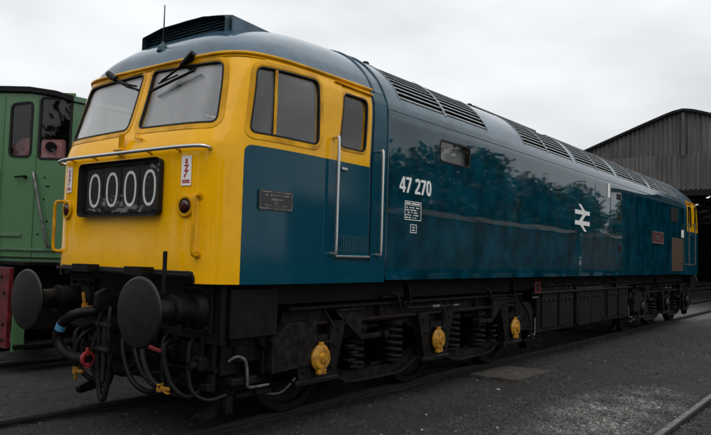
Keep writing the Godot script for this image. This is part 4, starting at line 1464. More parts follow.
func lettering(L: Node3D):
	var mb: MB
	var Z := 1.3505
	text("47 270", 0.172, L, Vector3(1.425, 2.335, Z), "white", "running_number", 0.0, "Droid Sans", 0.93)
	# data panel: outline box with rows of print
	var dp := MB.new()
	var q := func(m: MB, x0, y0, x1, y1): m.box(Vector3((x0 + x1) / 2, (y0 + y1) / 2, Z), Vector3(x1 - x0, y1 - y0, 0.003), Basis.IDENTITY, 0.0008)
	var x0 := 1.205; var x1 := 1.545; var y0 := 1.955; var y1 := 2.165
	q.call(dp, x0, y0, x1, y0 + 0.008); q.call(dp, x0, y1 - 0.008, x1, y1)
	q.call(dp, x0, y0 + 0.008, x0 + 0.008, y1 - 0.008); q.call(dp, x1 - 0.008, y0 + 0.008, x1, y1 - 0.008)
	q.call(dp, x0 + 0.008, 2.118, x1 - 0.008, 2.123)
	q.call(dp, x0 + 0.02, 2.131, x0 + 0.12, 2.147); q.call(dp, x0 + 0.14, 2.131, x1 - 0.03, 2.147)
	var r2 := RandomNumberGenerator.new()
	r2.seed = 8
	for k in 5:
		var y := 2.095 - 0.028 * k
		var x := x0 + (0.02 if k != 2 else 0.06)
		while x < x1 - 0.06:
			var w := r2.randf_range(0.02, 0.07)
			q.call(dp, x, y - 0.006, minf(x + w, x1 - 0.02), y + 0.006)
			x += w + r2.randf_range(0.01, 0.05)
	obj("data_panel", dp, "white", L)
	dp = MB.new()
	q.call(dp, 1.325, 1.815, 1.455, 1.823); q.call(dp, 1.325, 1.902, 1.455, 1.91)
	q.call(dp, 1.325, 1.823, 1.333, 1.902); q.call(dp, 1.447, 1.823, 1.455, 1.902)
	q.call(dp, 1.355, 1.84, 1.425, 1.848); q.call(dp, 1.355, 1.875, 1.425, 1.883); q.call(dp, 1.385, 1.848, 1.395, 1.875)
	obj("data_symbol", dp, "white", L)
	# double arrow: two bars and a zigzag
	var ar := MB.new()
	var c := Vector3(6.87, 2.315, Z - 0.001)
	var sc := 0.74
	var P := func(pl: Array):
		var pv := PackedVector2Array()
		for k in range(0, pl.size(), 2): pv.append(Vector2((pl[k] - 0.5) * sc, pl[k + 1] * sc))
		ar.prism(pv, c, Vector3(1, 0, 0), Vector3(0, 1, 0), Vector3(0, 0, 0.003))
	P.call([0.0, 0.075, 1.0, 0.075, 1.0, 0.175, 0.0, 0.175])
	P.call([0.0, -0.175, 1.0, -0.175, 1.0, -0.075, 0.0, -0.075])
	P.call([0.20, 0.315, 0.38, 0.315, 0.66, 0.1755, 0.48, 0.1755])
	P.call([0.52, 0.0745, 0.72, 0.0745, 0.48, -0.0745, 0.28, -0.0745])
	P.call([0.34, -0.1755, 0.52, -0.1755, 0.80, -0.315, 0.62, -0.315])
	obj("double_arrow", ar, "white", L)
	# builder's plate on the cab side
	var bp := part("builders_plate", L)
	var pc := cab_s(sx(-0.80, 2.0), 2.0)
	var pn := cab_n(sx(-0.80, 2.0), 2.0)
	var rt := Vector3.UP.cross(pn).normalized()
	mb = MB.new()
	mb.prism(rrect(-0.195, -0.085, 0.195, 0.085, 0.015, 3), pc, rt, Vector3.UP, pn * 0.008)
	obj("plate_back", mb, "plate", bp)
	mb = MB.new()
	for e in [[-0.186, -0.076, 0.186, -0.068], [-0.186, 0.068, 0.186, 0.076], [-0.186, -0.068, -0.178, 0.068], [0.178, -0.068, 0.186, 0.068]]:
		mb.prism(PackedVector2Array([Vector2(e[0], e[1]), Vector2(e[2], e[1]), Vector2(e[2], e[3]), Vector2(e[0], e[3])]), pc + pn * 0.008, rt, Vector3.UP, pn * 0.004)
	obj("plate_border", mb, "steel", bp)
	mb = MB.new()
	for row in [[0.045, 0.15, 0.014, 11], [0.008, 0.09, 0.02, 6], [-0.022, 0.03, 0.012, 3], [-0.042, 0.13, 0.009, 12], [-0.057, 0.12, 0.008, 10]]:
		for k in row[3]:
			var x: float = lerpf(-row[1], row[1], (k + 0.5) / row[3])
			if r2.randf() < 0.12: continue
			var hw: float = row[1] / row[3] * 0.62
			mb.prism(PackedVector2Array([Vector2(x - hw, row[0] - row[2] * 0.5), Vector2(x + hw, row[0] - row[2] * 0.5), Vector2(x + hw, row[0] + row[2] * 0.5), Vector2(x - hw, row[0] + row[2] * 0.5)]), pc + pn * 0.008, rt, Vector3.UP, pn * 0.003)
	obj("plate_lettering", mb, "steel", bp)
	# nameplate
	var np := part("nameplate", L)
	mb = MB.new()
	mb.box(Vector3(12.0, 2.16, Z + 0.004), Vector3(0.95, 0.27, 0.014))
	obj("plate_back", mb, "plate_red", np)
	mb = MB.new()
	for e in [[0, 0.125, 0.95, 0.03], [0, -0.125, 0.95, 0.03], [0.46, 0, 0.03, 0.22], [-0.46, 0, 0.03, 0.22]]:
		mb.box(Vector3(12.0 + e[0], 2.16 + e[1], Z + 0.012), Vector3(e[2], e[3], 0.012), Basis.IDENTITY, 0.002)
	obj("plate_border", mb, "steel", np)
	text("SWIFT", 0.13, np, Vector3(12.0, 2.16, Z + 0.014), "steel", "name_lettering")
	# small white plate, vents, painted brown reflection and label towards the far end
	mb = MB.new()
	mb.box(Vector3(8.33, 2.93, Z), Vector3(0.16, 0.27, 0.004), Basis.IDENTITY, 0.001)
	obj("white_plate", mb, "white", L)
	for e in [[8.98, 2.86], [9.05, 2.46], [9.05, 1.83]]:
		mb = MB.new()
		mb.box(Vector3(e[0], e[1], Z - 0.004), Vector3(0.26, 0.12, 0.012), Basis.IDENTITY, 0.003)
		obj("lock_recess", mb, "frame", L)
	mb = MB.new()
	mb.box(Vector3(13.65, 2.80, Z - 0.002), Vector3(0.75, 0.36, 0.012), Basis.IDENTITY, 0.003)
	obj("dark_vent", mb, "frame", L)
	mb = MB.new()
	mb.box(Vector3(14.55, 2.36, Z), Vector3(0.26, 0.2, 0.004), Basis.IDENTITY, 0.001)
	obj("white_label", mb, "white", L)
	mb = MB.new()
	mb.box(Vector3(14.0, 1.80, Z - 0.002), Vector3(1.2, 0.84, 0.012), Basis.IDENTITY, 0.003)
	obj("brown_reflection", mb, "reflection_brown", L)  # flat brown plate painted as a reflection in the body side

# ---------------------------------------------------------------- ground, rails, yard
func graded(fine0: float, fine1: float, d: float, far0: float, far1: float) -> Array:
	var r := steps(fine0, fine1, d)
	var x := fine1
	var s := d
	while x < far1:
		s *= 1.35
		x += s
		r.append(x)
	x = fine0
	s = d
	var l := []
	while x > far0:
		s *= 1.35
		x -= s
		l.push_front(x)
	return l + r

func ground_h(x: float, z: float) -> float:
	return -0.075 + gn.get_noise_2d(x, z) * 0.022 + gn2.get_noise_2d(x, z) * 0.014
var gn := FastNoiseLite.new()
var gn2 := FastNoiseLite.new()
var gp := FastNoiseLite.new()
# share of pale chippings in the ash
func pale(x: float, z: float) -> float:
	var a := Vector2((x - 2.6) / 1.8, (z - 3.2) / 0.6).length()
	var b := Vector2((x - 20.0) / 5.0, (z - 0.6) / 3.0).length()
	var k := clampf(1.35 - minf(a, b), 0.0, 1.0)
	return clampf(k * 1.6 * (0.5 + 0.9 * gp.get_noise_2d(x, z)), 0.0, 1.0)

func ground_and_track():
	gn.seed = 2; gn.frequency = 0.5; gn.fractal_octaves = 4
	gn2.seed = 3; gn2.frequency = 5.0; gn2.fractal_octaves = 3
	gp.seed = 9; gp.frequency = 1.6; gp.fractal_octaves = 5
	var xs := graded(-4.0, 12.0, 0.07, -250, 400)
	var zs := graded(-3.0, 5.2, 0.07, -300, 300)
	var nx := xs.size()
	var V := PackedVector3Array()
	var C := PackedColorArray()
	var N := PackedVector3Array()
	var I := PackedInt32Array()
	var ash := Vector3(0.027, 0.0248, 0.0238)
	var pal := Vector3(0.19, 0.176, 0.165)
	var mud_and_shade := Vector3(0.0085, 0.008, 0.008)
	for z in zs:
		for x in xs:
			V.append(Vector3(x, ground_h(x, z), z))
			var e := 0.04
			N.append(Vector3(ground_h(x - e, z) - ground_h(x + e, z), 2 * e, ground_h(x, z - e) - ground_h(x, z + e)).normalized())
			var k := pale(x, z)
			var c := ash.lerp(mud_and_shade, clampf((0.5 if absf(z) > 1.1 and z > -2.0 else 0.95) + gp.get_noise_2d(x * 0.5 + 40, z * 0.5) * 1.6 + gp.get_noise_2d(x * 6.0, z * 6.0) * 1.0, 0, 1)).lerp(pal, k * 0.8)  # raised dark share paints the shade under and between the locomotives
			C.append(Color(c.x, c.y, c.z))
	for j in zs.size() - 1:
		for i in nx - 1:
			var a := j * nx + i
			I.append_array(PackedInt32Array([a, a + 1, a + nx, a + 1, a + nx + 1, a + nx]))
	var arr := []
	arr.resize(Mesh.ARRAY_MAX)
	arr[Mesh.ARRAY_VERTEX] = V
	arr[Mesh.ARRAY_NORMAL] = N
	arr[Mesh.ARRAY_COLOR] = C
	arr[Mesh.ARRAY_INDEX] = I
	var am := ArrayMesh.new()
	am.add_surface_from_arrays(Mesh.PRIMITIVE_TRIANGLES, arr)
	var gm := StandardMaterial3D.new()
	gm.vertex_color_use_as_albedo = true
	gm.albedo_texture = noise_tex(0.03, Color(0.36, 0.35, 0.34), Color(1, 1, 1), 31, 1024, 6, 2.6)
	gm.uv1_triplanar = true
	gm.uv1_world_triplanar = true
	gm.uv1_scale = Vector3(0.9, 0.9, 0.9)
	gm.roughness = 0.85
	am.surface_set_material(0, gm)
	var g := inst("ground", am, self)
	structure(g)
	# stones lying in the ash
	var st := MB.new()
	var oc := [Vector3(1, 0, 0), Vector3(0.2, 0, 1), Vector3(-0.9, 0.1, 0.2), Vector3(-0.1, 0, -1), Vector3(0.1, 0.7, 0.1)]
	for k in 4:
		var a: Vector3 = oc[k]
		var b: Vector3 = oc[(k + 1) % 4]
		var nn := (b - a).cross(oc[4] - a).normalized()
		if nn.y < 0: nn = -nn
		st.tri(a, b, oc[4], nn, nn, nn)
	var sm := StandardMaterial3D.new()
	sm.vertex_color_use_as_albedo = true
	sm.roughness = 0.8
	var mm := MultiMesh.new()
	mm.transform_format = MultiMesh.TRANSFORM_3D
	mm.use_colors = true
	mm.mesh = st.mesh(sm)
	var tr := []
	var cl := []
	var tries := 0
	while tr.size() < 90000 and tries < 400000:
		tries += 1
		# spread with distance from the photographer
		var x := -3.0 + 15.0 * pow(rng.randf(), 1.5)
		var z := rng.randf_range(-2.6, 4.9)
		if rng.randf() < 0.4:
			x = rng.randf_range(0.0, 4.6)
			z = rng.randf_range(2.0, 4.4)
		var k := pale(x, z)
		if rng.randf() > 0.28 + k: continue
		var s := rng.randf_range(0.005, 0.017) * (1.0 + x * 0.05)
		if rng.randf() < 0.05: s *= 2.2
		tr.append(Transform3D(Basis(Vector3.UP, rng.randf() * TAU) * Basis(Vector3(1, 0, 0), rng.randf_range(-0.4, 0.4)).scaled(Vector3(s, s * rng.randf_range(0.6, 1.2), s)), Vector3(x, ground_h(x, z) - s * 0.1, z)))
		var b := lerpf(rng.randf_range(0.006, 0.045), rng.randf_range(0.05, 0.36), k * rng.randf())
		if rng.randf() < 0.0025: b = 0.3
		cl.append(Color(b, b * 0.95, b * 0.9))
	mm.instance_count = tr.size()
	for k in tr.size():
		mm.set_instance_transform(k, tr[k])
		mm.set_instance_color(k, cl[k])
	var mi := MultiMeshInstance3D.new()
	mi.name = "gravel"
	mi.multimesh = mm
	add_child(mi)
	tag(mi, "loose stone chippings scattered over the dark ash ground", "gravel")
	mi.set_meta("kind", "stuff")
	# rails
	var prof := PackedVector2Array([Vector2(-0.070, -0.15), Vector2(-0.070, -0.135), Vector2(-0.012, -0.115), Vector2(-0.012, -0.045), Vector2(-0.036, -0.032), Vector2(-0.036, -0.006), Vector2(-0.030, -0.001), Vector2(0.030, -0.001), Vector2(0.036, -0.006), Vector2(0.036, -0.032), Vector2(0.012, -0.045), Vector2(0.012, -0.115), Vector2(0.070, -0.135), Vector2(0.070, -0.15)])
	for c in [-4.58, 0.0, 4.58]:
		var t := Node3D.new()
		t.name = "railway_track"
		add_child(t, true)
		structure(t)
		for s in [-1.0, 1.0]:
			var z: float = c + s * (0.7525 if c != 4.58 else 0.7175)
			var mb := MB.new()
			mb.prism(prof, Vector3(-60, 0, z), Vector3(0, 0, 1), Vector3(0, 1, 0), Vector3(160, 0, 0))
			obj("rail", mb, "rail_side", t)
			mb = MB.new()
			mb.box(Vector3(20, 0.0005, z), Vector3(160, 0.005, 0.056), Basis.IDENTITY, 0.002)
			obj("rail_head", mb, "rail_top" if c < 4 else "rail_bright", t)

# ---------------------------------------------------------------- engine shed beyond the far end
func shed():
	var X := 28.0
	var rz := -1.45
	var ry := 8.45
	var S := thing("engine_shed", "dark corrugated engine shed with wide open front beyond the locomotive", "shed", Vector3(X, 0, rz))
	var half := 8.2
	var slope := 0.385
	var low := 4.85
	var top := func(z: float): return ry - slope * sqrt(z * z + 0.12) + slope * 0.2
	var tones := []
	for k in 6:
		var b: float = [0.135, 0.12, 0.15, 0.13, 0.112, 0.14][k]
		var m := mk("sheet%d" % k, lin(b, b * 0.975, b * 0.95), 0.85, 0.0, noise_tex(0.02, Color(0.66, 0.64, 0.62), Color(1, 1, 1), 50 + k, 256, 5, 1.6), 0.5)
		m.uv1_scale = Vector3(0.3, 0.045, 1.1)
		tones.append(m)
	# corrugated sheets: two courses, each sheet about a metre wide
	var pitch := 0.2
	var n := 0
	for course in 2:
		var z := -half
		while z < half - 0.01:
			var mb := MB.new()
			var z1 := z + 1.0
			var cells := 40
			for i in cells:
				var za := lerpf(z, z1, float(i) / cells)
				var zb := lerpf(z, z1, float(i + 1) / cells)
				var d := func(q: float): return Vector3(-0.04 * cos(q / pitch * TAU) - (0.03 if course == 0 else 0.0) + (0.006 if n % 2 == 0 else 0.0), 0, q)
				var nr := func(q: float): return Vector3(-1, 0, 0.04 * TAU / pitch * sin(q / pitch * TAU)).normalized()
				var y0a: float = low if course == 0 else 6.38
				var ya: float = minf(6.45, top.call(za)) if course == 0 else top.call(za)
				var yb: float = minf(6.45, top.call(zb)) if course == 0 else top.call(zb)
				if ya <= y0a + 0.01 or yb <= y0a + 0.01: continue
				mb.quads(d.call(za) + Vector3(0, y0a, 0), d.call(zb) + Vector3(0, y0a, 0), d.call(zb) + Vector3(0, yb, 0), d.call(za) + Vector3(0, ya, 0), nr.call(za), nr.call(zb), nr.call(zb), nr.call(za))
			if mb.v.size() > 0: obj("sheet", mb, tones[(n * 5 + course * 2 + (n / 3)) % 6], S)
			z = z1
			n += 1
	# boarding behind the sheets keeps daylight out
	var poly := PackedVector2Array([Vector2(-half, low + 0.02), Vector2(half, low + 0.02), Vector2(half, top.call(half) - 0.05), Vector2(0.3, ry - 0.15), Vector2(-0.3, ry - 0.15), Vector2(-half, top.call(half) - 0.05)])
	var mb := MB.new()
	mb.prism(poly, Vector3(0.08, 0, 0), Vector3(0, 0, 1), Vector3(0, 1, 0), Vector3(0.06, 0, 0))
	obj("gable_boarding", mb, "frame", S)
	mb = MB.new()
	mb.box(Vector3(0.1, low - 0.1, 0), Vector3(0.25, 0.3, half * 2))
	obj("door_lintel", mb, "black", S)
	# cover strip down the middle of the gable and barge boards
	mb = MB.new()
	mb.box(Vector3(-0.09, 7.35, 0), Vector3(0.05, 1.95, 0.16))
	obj("cover_strip", mb, tones[4], S)
	for s in [-1.0, 1.0]:
		mb = MB.new()
		var zz := steps(0.0, half + 0.2, 0.4)
		for k in zz.size() - 1:
			mb.bar(Vector3(-0.05, top.call(zz[k]) + 0.05, s * zz[k]), Vector3(-0.05, top.call(zz[k + 1]) + 0.05, s * zz[k + 1]), 0.12, 0.28)
		obj("barge_board", mb, "black", S)
	# roof slopes in strips with gaps where daylight falls through, side walls, back wall, columns
	var long := 46.0
	for s in [-1.0, 1.0]:
		for k in 10:
			var z0: float = half * k / 10.0
			var z1: float = half * (k + 1) / 10.0
			var cuts := [0.0, long]
			if s < 0 and k in [3, 4, 6, 7]:
				cuts = [0.0]
				var x := 4.0 + (1.7 if k > 5 else 0.0)
				while x < long - 3:
					cuts.append_array([x, x + 2.2])
					x += 4.6
				cuts.append(long)
			for c in range(0, cuts.size() - 1, 2):
				mb = MB.new()
				var a := Vector3(cuts[c], top.call(z0), s * z0)
				var b := Vector3(cuts[c], top.call(z1), s * z1)
				var e := Vector3(cuts[c + 1] - cuts[c], 0, 0)
				var nn := e.cross(b - a).normalized()
				if nn.y < 0: nn = -nn
				mb.quad(a, b, b + e, a + e, nn)
				mb.quad(a - nn * 0.06, b - nn * 0.06, b + e - nn * 0.06, a + e - nn * 0.06, -nn)
				obj("roof_sheet", mb, "frame", S)
	for s in [-1.0, 1.0]:
		mb = MB.new()
		mb.box(Vector3(long / 2, 2.7, s * half), Vector3(long, 5.8, 0.2))
		obj("side_wall", mb, "frame", S)
		for x in [0.1, 8.0, 16.0, 24.0, 32.0]:
			mb = MB.new()
			mb.box(Vector3(x + 0.15, 2.5, s * (half - 0.4)), Vector3(0.3, 5.2, 0.3))
			obj("column", mb, "black", S)
	for x in [6.0, 12.0, 18.0, 24.0, 30.0, 36.0, 42.0]:
		mb = MB.new()
		mb.box(Vector3(x, 5.4, 0), Vector3(0.15, 0.25, half * 2))
		for s in [-1.0, 1.0]:
			mb.bar(Vector3(x, 5.5, s * half), Vector3(x, ry - 0.2, 0), 0.15, 0.12, Vector3(1, 0, 0))
			mb.bar(Vector3(x, 5.5, s * half * 0.5), Vector3(x, 7.0, s * half * 0.35), 0.1, 0.1, Vector3(1, 0, 0))
		obj("roof_truss", mb, "black", S)
	mb = MB.new()
	mb.box(Vector3(long, 4, 0), Vector3(0.2, 9, half * 2))
	obj("back_wall", mb, "frame", S)

# ---------------------------------------------------------------- what the paint and glass mirror: a rake of vans and trees on the other side of the yard
func opposite_side():
	mk("van_brown", lin(0.12, 0.065, 0.035), 0.7)
	mk("van_roof", lin(0.20, 0.14, 0.09), 0.8)
	mk("bark", lin(0.06, 0.045, 0.035), 0.9)
	var leaf: StandardMaterial3D = mk("leaf", lin(0.045, 0.065, 0.025), 0.7)
	leaf.backlight = Color(0.05, 0.08, 0.02)
	mk("leaf_tan", lin(0.24, 0.16, 0.085), 0.8)
	var xs := [14.0, 20.6, 27.2, 33.8, 47.0, 53.6]
	var where := ["nearest the yard, first of its rake", "second in its rake opposite the shed road", "third in its rake opposite the shed road", "fourth in its rake, before the gap", "just after the gap in its rake", "last of its rake"]
	for k in xs.size():
		var v := thing("goods_van", "brown wooden goods van, " + where[k], "wagon", Vector3(xs[k], 0, 13.2), "brown vans standing opposite the locomotive")
		var mb := MB.new()
		mb.box(Vector3(0, 2.15, 0), Vector3(5.8, 2.2, 2.4), Basis.IDENTITY, 0.02)
		obj("van_body", mb, "van_brown", v)
		mb = MB.new()
		var pr := PackedVector2Array()
		for j in 9: pr.append(Vector2(lerpf(-1.28, 1.28, j / 8.0), 3.26 + 0.36 * sin(PI * j / 8.0)))
		mb.prism(pr, Vector3(-2.95, 0, 0), Vector3(0, 0, 1), Vector3(0, 1, 0), Vector3(5.9, 0, 0))
		obj("van_roof", mb, "van_roof", v)
		mb = MB.new()
		mb.box(Vector3(0, 2.1, -1.23), Vector3(1.5, 1.9, 0.06))
		obj("van_door", mb, "van_brown", v)
		mb = MB.new()
		mb.box(Vector3(0, 0.95, 0), Vector3(5.9, 0.2, 2.2))
		obj("van_frame", mb, "black", v)
		for x in [-1.5, 1.5]:
			for s in [-0.75, 0.75]:
				mb = MB.new()
				mb.lathe(Vector3(x, 0.47, s - 0.07), Vector3(0, 0, 1), [[0, 0], [0, 0.47], [0.14, 0.47], [0.14, 0]], 20)
				obj("wheel", mb, "frame", v)
	# trees: three shapes
	var crowns := []
	for k in 3:
		var mb := MB.new()
		var r2 := RandomNumberGenerator.new()
		r2.seed = 70 + k
		for c in 26:
			var d := Vector3(r2.randf_range(-1, 1), r2.randf_range(-1, 1), r2.randf_range(-1, 1))
			var o := Vector3(0, 5.2, 0) + d * Vector3(1.9, 2.6, 1.9)
			for j in 60:
				var q := Vector3(r2.randfn(), r2.randfn(), r2.randfn()) * 0.5
				var a := Vector3(r2.randf_range(-1, 1), r2.randf_range(-1, 1), r2.randf_range(-1, 1)).normalized() * 0.26
				var b := a.cross(Vector3(r2.randf_range(-1, 1), r2.randf_range(-1, 1), r2.randf_range(-1, 1))).normalized() * 0.18
				var nn := a.cross(b).normalized()
				mb.tri(o + q - a, o + q + b, o + q + a, nn, nn, nn)
				mb.tri(o + q - a, o + q + a, o + q - b, nn, nn, nn)
		crowns.append(mb)
	var spots := []
	for k in 14: spots.append(Vector3(34.0 + 3.9 * k + (12.0 if k > 10 else 0.0), 0, 24.0 + 2.0 * sin(k * 2.1)))
	for k in 9: spots.append(Vector3(-27.0 - 3.0 * sin(k * 1.7), 0, -4.0 + 4.6 * k))
	for k in 9: spots.append(Vector3(-27.0 + 2.6 * k, 0, -10.0 - 3.4 * k))
	for k in spots.size():
		var east := k < 14
		var west := k >= 23
		var nth: String = ["first", "second", "third", "fourth", "fifth", "sixth", "seventh", "eighth", "ninth", "tenth", "eleventh", "twelfth", "thirteenth", "fourteenth"][k if east else (k - 23 if west else k - 14)]
		var t := thing("broadleaf_tree", "%s broadleaf tree of the row %s" % [nth, "behind the brown goods vans" if east else ("ahead of the yellow front" if west else "standing behind the photographer")], "tree", spots[k], "trees round the yard")
		var mb := MB.new()
		mb.cyl(Vector3.ZERO, Vector3(0, 4.4, 0), 0.22, 10, 0.10)
		for q in 4:
			var a := q * 1.7 + k
			mb.cyl(Vector3(0, 2.6 + 0.4 * q, 0), Vector3(cos(a) * 1.4, 4.6 + 0.4 * q, sin(a) * 1.4), 0.08, 6, 0.03)
		obj("trunk", mb, "bark", t)
		var cm: ArrayMesh = crowns[k % 3].mesh(M.leaf if k % 3 != 1 or k > 13 else M.leaf_tan)
		inst("crown", cm, t)
		t.rotation.y = k * 1.3
		var sc := 0.97 + 0.13 * sin(k * 3.7) + (0.10 if east else 0.0)
		t.scale = Vector3(sc * 1.15, sc, sc * 1.15)

# ---------------------------------------------------------------- green locomotive on the next road
func shunter():
	var S := thing("green_locomotive", "green locomotive with black roof partly hidden behind the yellow cab", "locomotive", Vector3(-0.14, 0, 0))
	var C0 := Vector3(0.16, 0, -3.35)
	var C1 := Vector3(-0.66, 0, -4.42)
	var C2 := Vector3(-0.66, 0, -4.74)
	var C3 := Vector3(0.16, 0, -5.81)
	var dir := (C1 - C0).normalized()
	var lenA := C0.distance_to(C1)
	var fA := func(u, v): return C0 + dir * u + Vector3(0, v, 0)
	var nA := Vector3.UP.cross(dir).normalized()
	if nA.x > 0: nA = -nA
	var flip := signf(dir.cross(Vector3.UP).dot(nA))
	var w2 := rrect(0.035, 2.76, 0.46, 3.60, 0.05)
	var w1 := rounded([Vector2(0.575, 2.78), Vector2(0.86, 2.78), Vector2(0.86, 3.50), Vector2(0.575, 3.54)], 0.07)
	var w0 := rrect(0.98, 2.95, 1.20, 3.30, 0.04)
	var us := steps(0, lenA, 0.12)
	var vs := steps(1.30, 3.68, 0.12)
	var mb := MB.new()
	mb.patch(fA, us, vs, flip, [w2, w1])
	obj("cab_panel", mb, "green", S)
	mb = MB.new()
	mb.patch(fA, us, vs, flip, [w2, w1], null, -0.03)
	obj("cab_panel_lining", mb, "frame", S)
	for w in [w1, w2]:
		mb = MB.new()
		mb.rim(fA, w, flip, 0.02, 0.0, 0.016, 0.008)
		mb.rim(fA, w, flip, 0.016, 0.008, -0.014, 0.008)
		mb.rim(fA, w, flip, -0.014, 0.008, -0.016, -0.03)
		obj("window_seal", mb, "rubber", S)
		mb = MB.new()
		mb.patch(fA, steps(0, 1.4, 0.4), steps(2.6, 3.7, 0.3), flip, [], w, -0.01)
		obj("window_pane", mb, "dark_glass", S)
	# door edges on the canted panel
	for u in [0.50, 0.96]:
		mb = MB.new()
		mb.bar(C0 + dir * u + Vector3(0, 1.34, 0) + nA * 0.006, C0 + dir * u + Vector3(0, 3.62, 0) + nA * 0.006, 0.016, 0.02, nA)
		obj("door_edge", mb, "green", S)
	# other walls
	var wall := func(a: Vector3, b: Vector3, y0: float, y1: float, called: String, m: String):
		var q := MB.new()
		var d := (b - a).normalized()
		var nn := d.cross(Vector3.UP)
		q.prism(PackedVector2Array([Vector2(0, y0), Vector2(a.distance_to(b), y0), Vector2(a.distance_to(b), y1), Vector2(0, y1)]), a, d, Vector3.UP, nn * 0.03)
		obj(called, q, m, S)
	wall.call(C2, C1, 1.30, 3.72, "cab_end", "green")
	wall.call(C3, C2, 1.30, 3.68, "cab_panel", "green")
	wall.call(C0 + Vector3(0, 0, -0.03), Vector3(3.4, 0, -3.38), 1.30, 3.60, "cab_side", "green")
	wall.call(Vector3(3.4, 0, -5.78), Vector3(0.16, 0, -5.78), 1.30, 3.60, "cab_side", "green")
	# roof: black crown, green cant
	var ring := [[C0 + Vector3(0, 3.63, 0), 0], [C0 + dir * 0.25 + Vector3(0, 3.70, 0), 0], [C0 + dir * 0.6 + Vector3(0, 3.745, 0), 0], [C0 + dir * 0.95 + Vector3(0, 3.745, 0), 0], [C1 + Vector3(0, 3.73, 0), 0], [C2 + Vector3(0, 3.73, 0), 0], [C3 + Vector3(0, 3.63, 0), 0], [Vector3(3.4, 3.63, -5.81), 0], [Vector3(3.4, 3.63, -3.35), 0]]
	var cen := Vector3(1.4, 0, -4.58)
	mb = MB.new()
	var gr := MB.new()
	var bl := mb
	for k in ring.size():
		mb = gr if k == ring.size() - 1 else bl
		var a: Vector3 = ring[k][0]
		var b: Vector3 = ring[(k + 1) % ring.size()][0]
		var oa := a + (a - cen - Vector3(0, a.y, 0)).normalized() * 0.05
		var ob := b + (b - cen - Vector3(0, b.y, 0)).normalized() * 0.05
		var ia := a.lerp(Vector3(cen.x, a.y, cen.z), 0.3) + Vector3(0, 0.06, 0)
		var ib := b.lerp(Vector3(cen.x, b.y, cen.z), 0.3) + Vector3(0, 0.06, 0)
		var o := (a + b) * 0.5 - Vector3(cen.x, (a.y + b.y) / 2, cen.z)
		o = o.normalized()
		mb.quad(oa - Vector3(0, 0.07, 0), ob - Vector3(0, 0.07, 0), ob, oa, o)
		mb.quad(oa, ob, ib, ia, (o * 0.2 + Vector3.UP).normalized())
		mb.quad(oa - Vector3(0, 0.07, 0), ob - Vector3(0, 0.07, 0), b - Vector3(0, 0.09, 0), a - Vector3(0, 0.09, 0), Vector3.DOWN)
		mb.tri(ia, ib, Vector3(cen.x, 3.86, cen.z), Vector3.UP, Vector3.UP, Vector3.UP)
	obj("cab_roof", bl, "black", S)
	obj("roof_side", gr, "green", S)
	# beading, ledge and lower sheet
	for q in [[1.505, 0.03, "green_pale"], [1.31, 0.05, "frame"], [1.40, 0.012, "frame"]]:
		mb = MB.new()
		mb.bar(C0 + Vector3(0, q[0], 0) + nA * 0.015, C1 + Vector3(0, q[0], 0) + nA * 0.015, q[1], 0.03)
		obj("waist_bead", mb, q[2], S)
	mb = MB.new()
	mb.bar(C0 + dir * 0.64 + Vector3(0, 1.70, 0) + nA * 0.012, C0 + dir * 0.94 + Vector3(0, 1.70, 0) + nA * 0.012, 0.045, 0.02)
	obj("door_kick_strip", mb, "green_pale", S)
	mb = MB.new()
	mb.tube([C0 + dir * 0.50 + Vector3(0, 2.52, 0), C0 + dir * 0.48 + Vector3(0, 2.49, 0) + nA * 0.06, C0 + dir * 0.27 + Vector3(0, 1.62, 0) + nA * 0.06, C0 + dir * 0.26 + Vector3(0, 1.58, 0)], 0.018, 10, 3)
	obj("cab_handrail", mb, "steel", S)
	mb = MB.new()
	mb.tube([C0 + dir * 0.99 + Vector3(0, 2.6, 0) + nA * 0.05, C0 + dir * 1.0 + Vector3(0, 1.95, 0) + nA * 0.05, C0 + dir * 0.96 + Vector3(0, 1.6, 0) + nA * 0.06, C0 + dir * 0.95 + Vector3(0, 1.2, 0) + nA * 0.06], 0.022, 10, 4)
	obj("grab_pole", mb, "black", S)
	mb = MB.new()
	mb.cyl(C0 + dir * 0.62 + Vector3(0, 2.50, 0), C0 + dir * 0.62 + Vector3(0, 2.50, 0) + nA * 0.05, 0.02)
	mb.bar(C0 + dir * 0.60 + Vector3(0, 2.51, 0) + nA * 0.05, C0 + dir * 0.75 + Vector3(0, 2.49, 0) + nA * 0.05, 0.025, 0.02)
	obj("door_handle", mb, "black", S)
	for q in [[0.36, 2.5], [0.33, 2.38], [0.30, 2.38], [0.42, 1.72], [0.50, 1.72], [0.3, 1.9], [0.36, 2.2]]:
		mb = MB.new()
		mb.lathe(C0 + dir * q[0] + Vector3(0, q[1], 0), nA, [[0, 0.014], [0.008, 0.012], [0.012, 0]], 8)
		obj("rivet", mb, "frame", S)
	# inside the cab
	mb = MB.new()
	mb.box(Vector3(0.26, 2.92, -4.02), Vector3(0.12, 0.36, 0.36), Basis(Vector3.UP, 0.6), 0.06)
	mb.lathe(Vector3(0.06, 2.92, -4.36), Vector3(-0.8, 0, 0.6), [[0, 0], [0, 0.20], [0.04, 0.20], [0.04, 0]], 20)
	obj("pink_shape", mb, "pink", S)  # rounded pink box and disc set behind the windows
	mb = MB.new()
	mb.lathe(Vector3(0.20, 2.98, -3.96), Vector3(-0.8, 0, 0.6), [[0, 0], [0, 0.07], [0.06, 0.07], [0.06, 0]], 14)
	obj("gauge", mb, "black", S)
	mb = MB.new()
	mb.box(Vector3(1.5, 1.32, -4.58), Vector3(3.8, 0.05, 2.3))
	obj("cab_floor", mb, "frame", S)
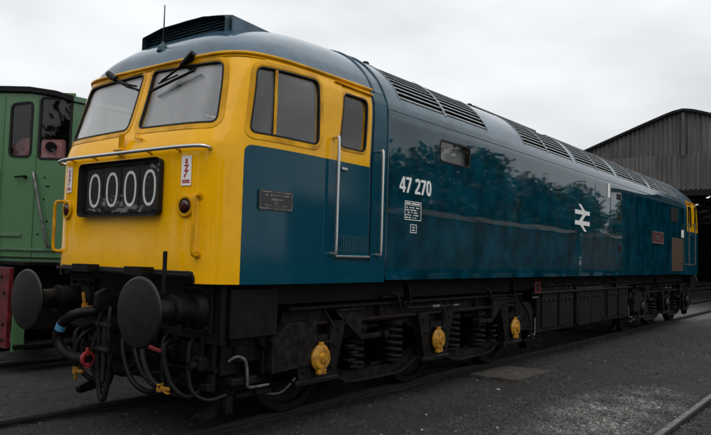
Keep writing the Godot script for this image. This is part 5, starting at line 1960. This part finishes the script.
	mb = MB.new()
	mb.box(Vector3(1.6, 2.5, -4.58), Vector3(0.05, 2.3, 2.35))
	obj("cab_bulkhead", mb, "frame", S)
	# red end beam, green step plate, dark frame and wheels below
	mb = MB.new()
	mb.box(Vector3(-0.60, 0.76, -4.58), Vector3(0.06, 1.02, 2.52))
	obj("buffer_beam", mb, "beam_red", S)
	for q in [[0.95, -3.42], [0.55, -3.42], [0.35, -3.42], [1.15, -3.5]]:
		mb = MB.new()
		mb.cyl(Vector3(-0.64, q[0], q[1]), Vector3(-0.62, q[0], q[1]), 0.025, 8)
		obj("beam_bolt", mb, "black", S)
	mb = MB.new()
	mb.box(Vector3(-0.48, 0.45, -3.32), Vector3(0.16, 0.50, 0.04))
	obj("step_plate", mb, "green", S)
	mb = MB.new()
	mb.box(Vector3(2.2, 0.85, -4.58), Vector3(5.6, 0.85, 1.9))
	obj("main_frame", mb, "frame", S)
	mb = MB.new()
	mb.box(Vector3(0.2, 0.27, -3.40), Vector3(1.5, 0.05, 0.3))
	obj("footstep", mb, "frame", S)
	mb = MB.new()
	mb.box(Vector3(4.6, 2.2, -4.58), Vector3(2.4, 1.8, 1.7), Basis.IDENTITY, 0.1)
	obj("bonnet", mb, "green", S)
	for x in [0.9, 3.4]:
		for z in [-5.33, -3.83]:
			mb = MB.new()
			mb.lathe(Vector3(x, 0.5, z - 0.07), Vector3(0, 0, 1), [[0, 0], [0, 0.5], [0.14, 0.5], [0.14, 0.4], [0.1, 0.38], [0.1, 0]], 32)
			obj("wheel", mb, "frame", S)

func small_things():
	# concrete slab sunk into the ash beside the rail
	var mb := MB.new()
	mb.prism(PackedVector2Array([Vector2(3.46, 0.98), Vector2(4.55, 1.00), Vector2(4.62, 1.72), Vector2(3.50, 1.66)]), Vector3(0, -0.10, 0), Vector3(1, 0, 0), Vector3(0, 0, 1), Vector3(0, 0.075, 0))
	var o := obj("cover_slab", mb, "timber", self)
	tag(o, "flat pale slab lying in the dark ash beside the near rail", "slab")
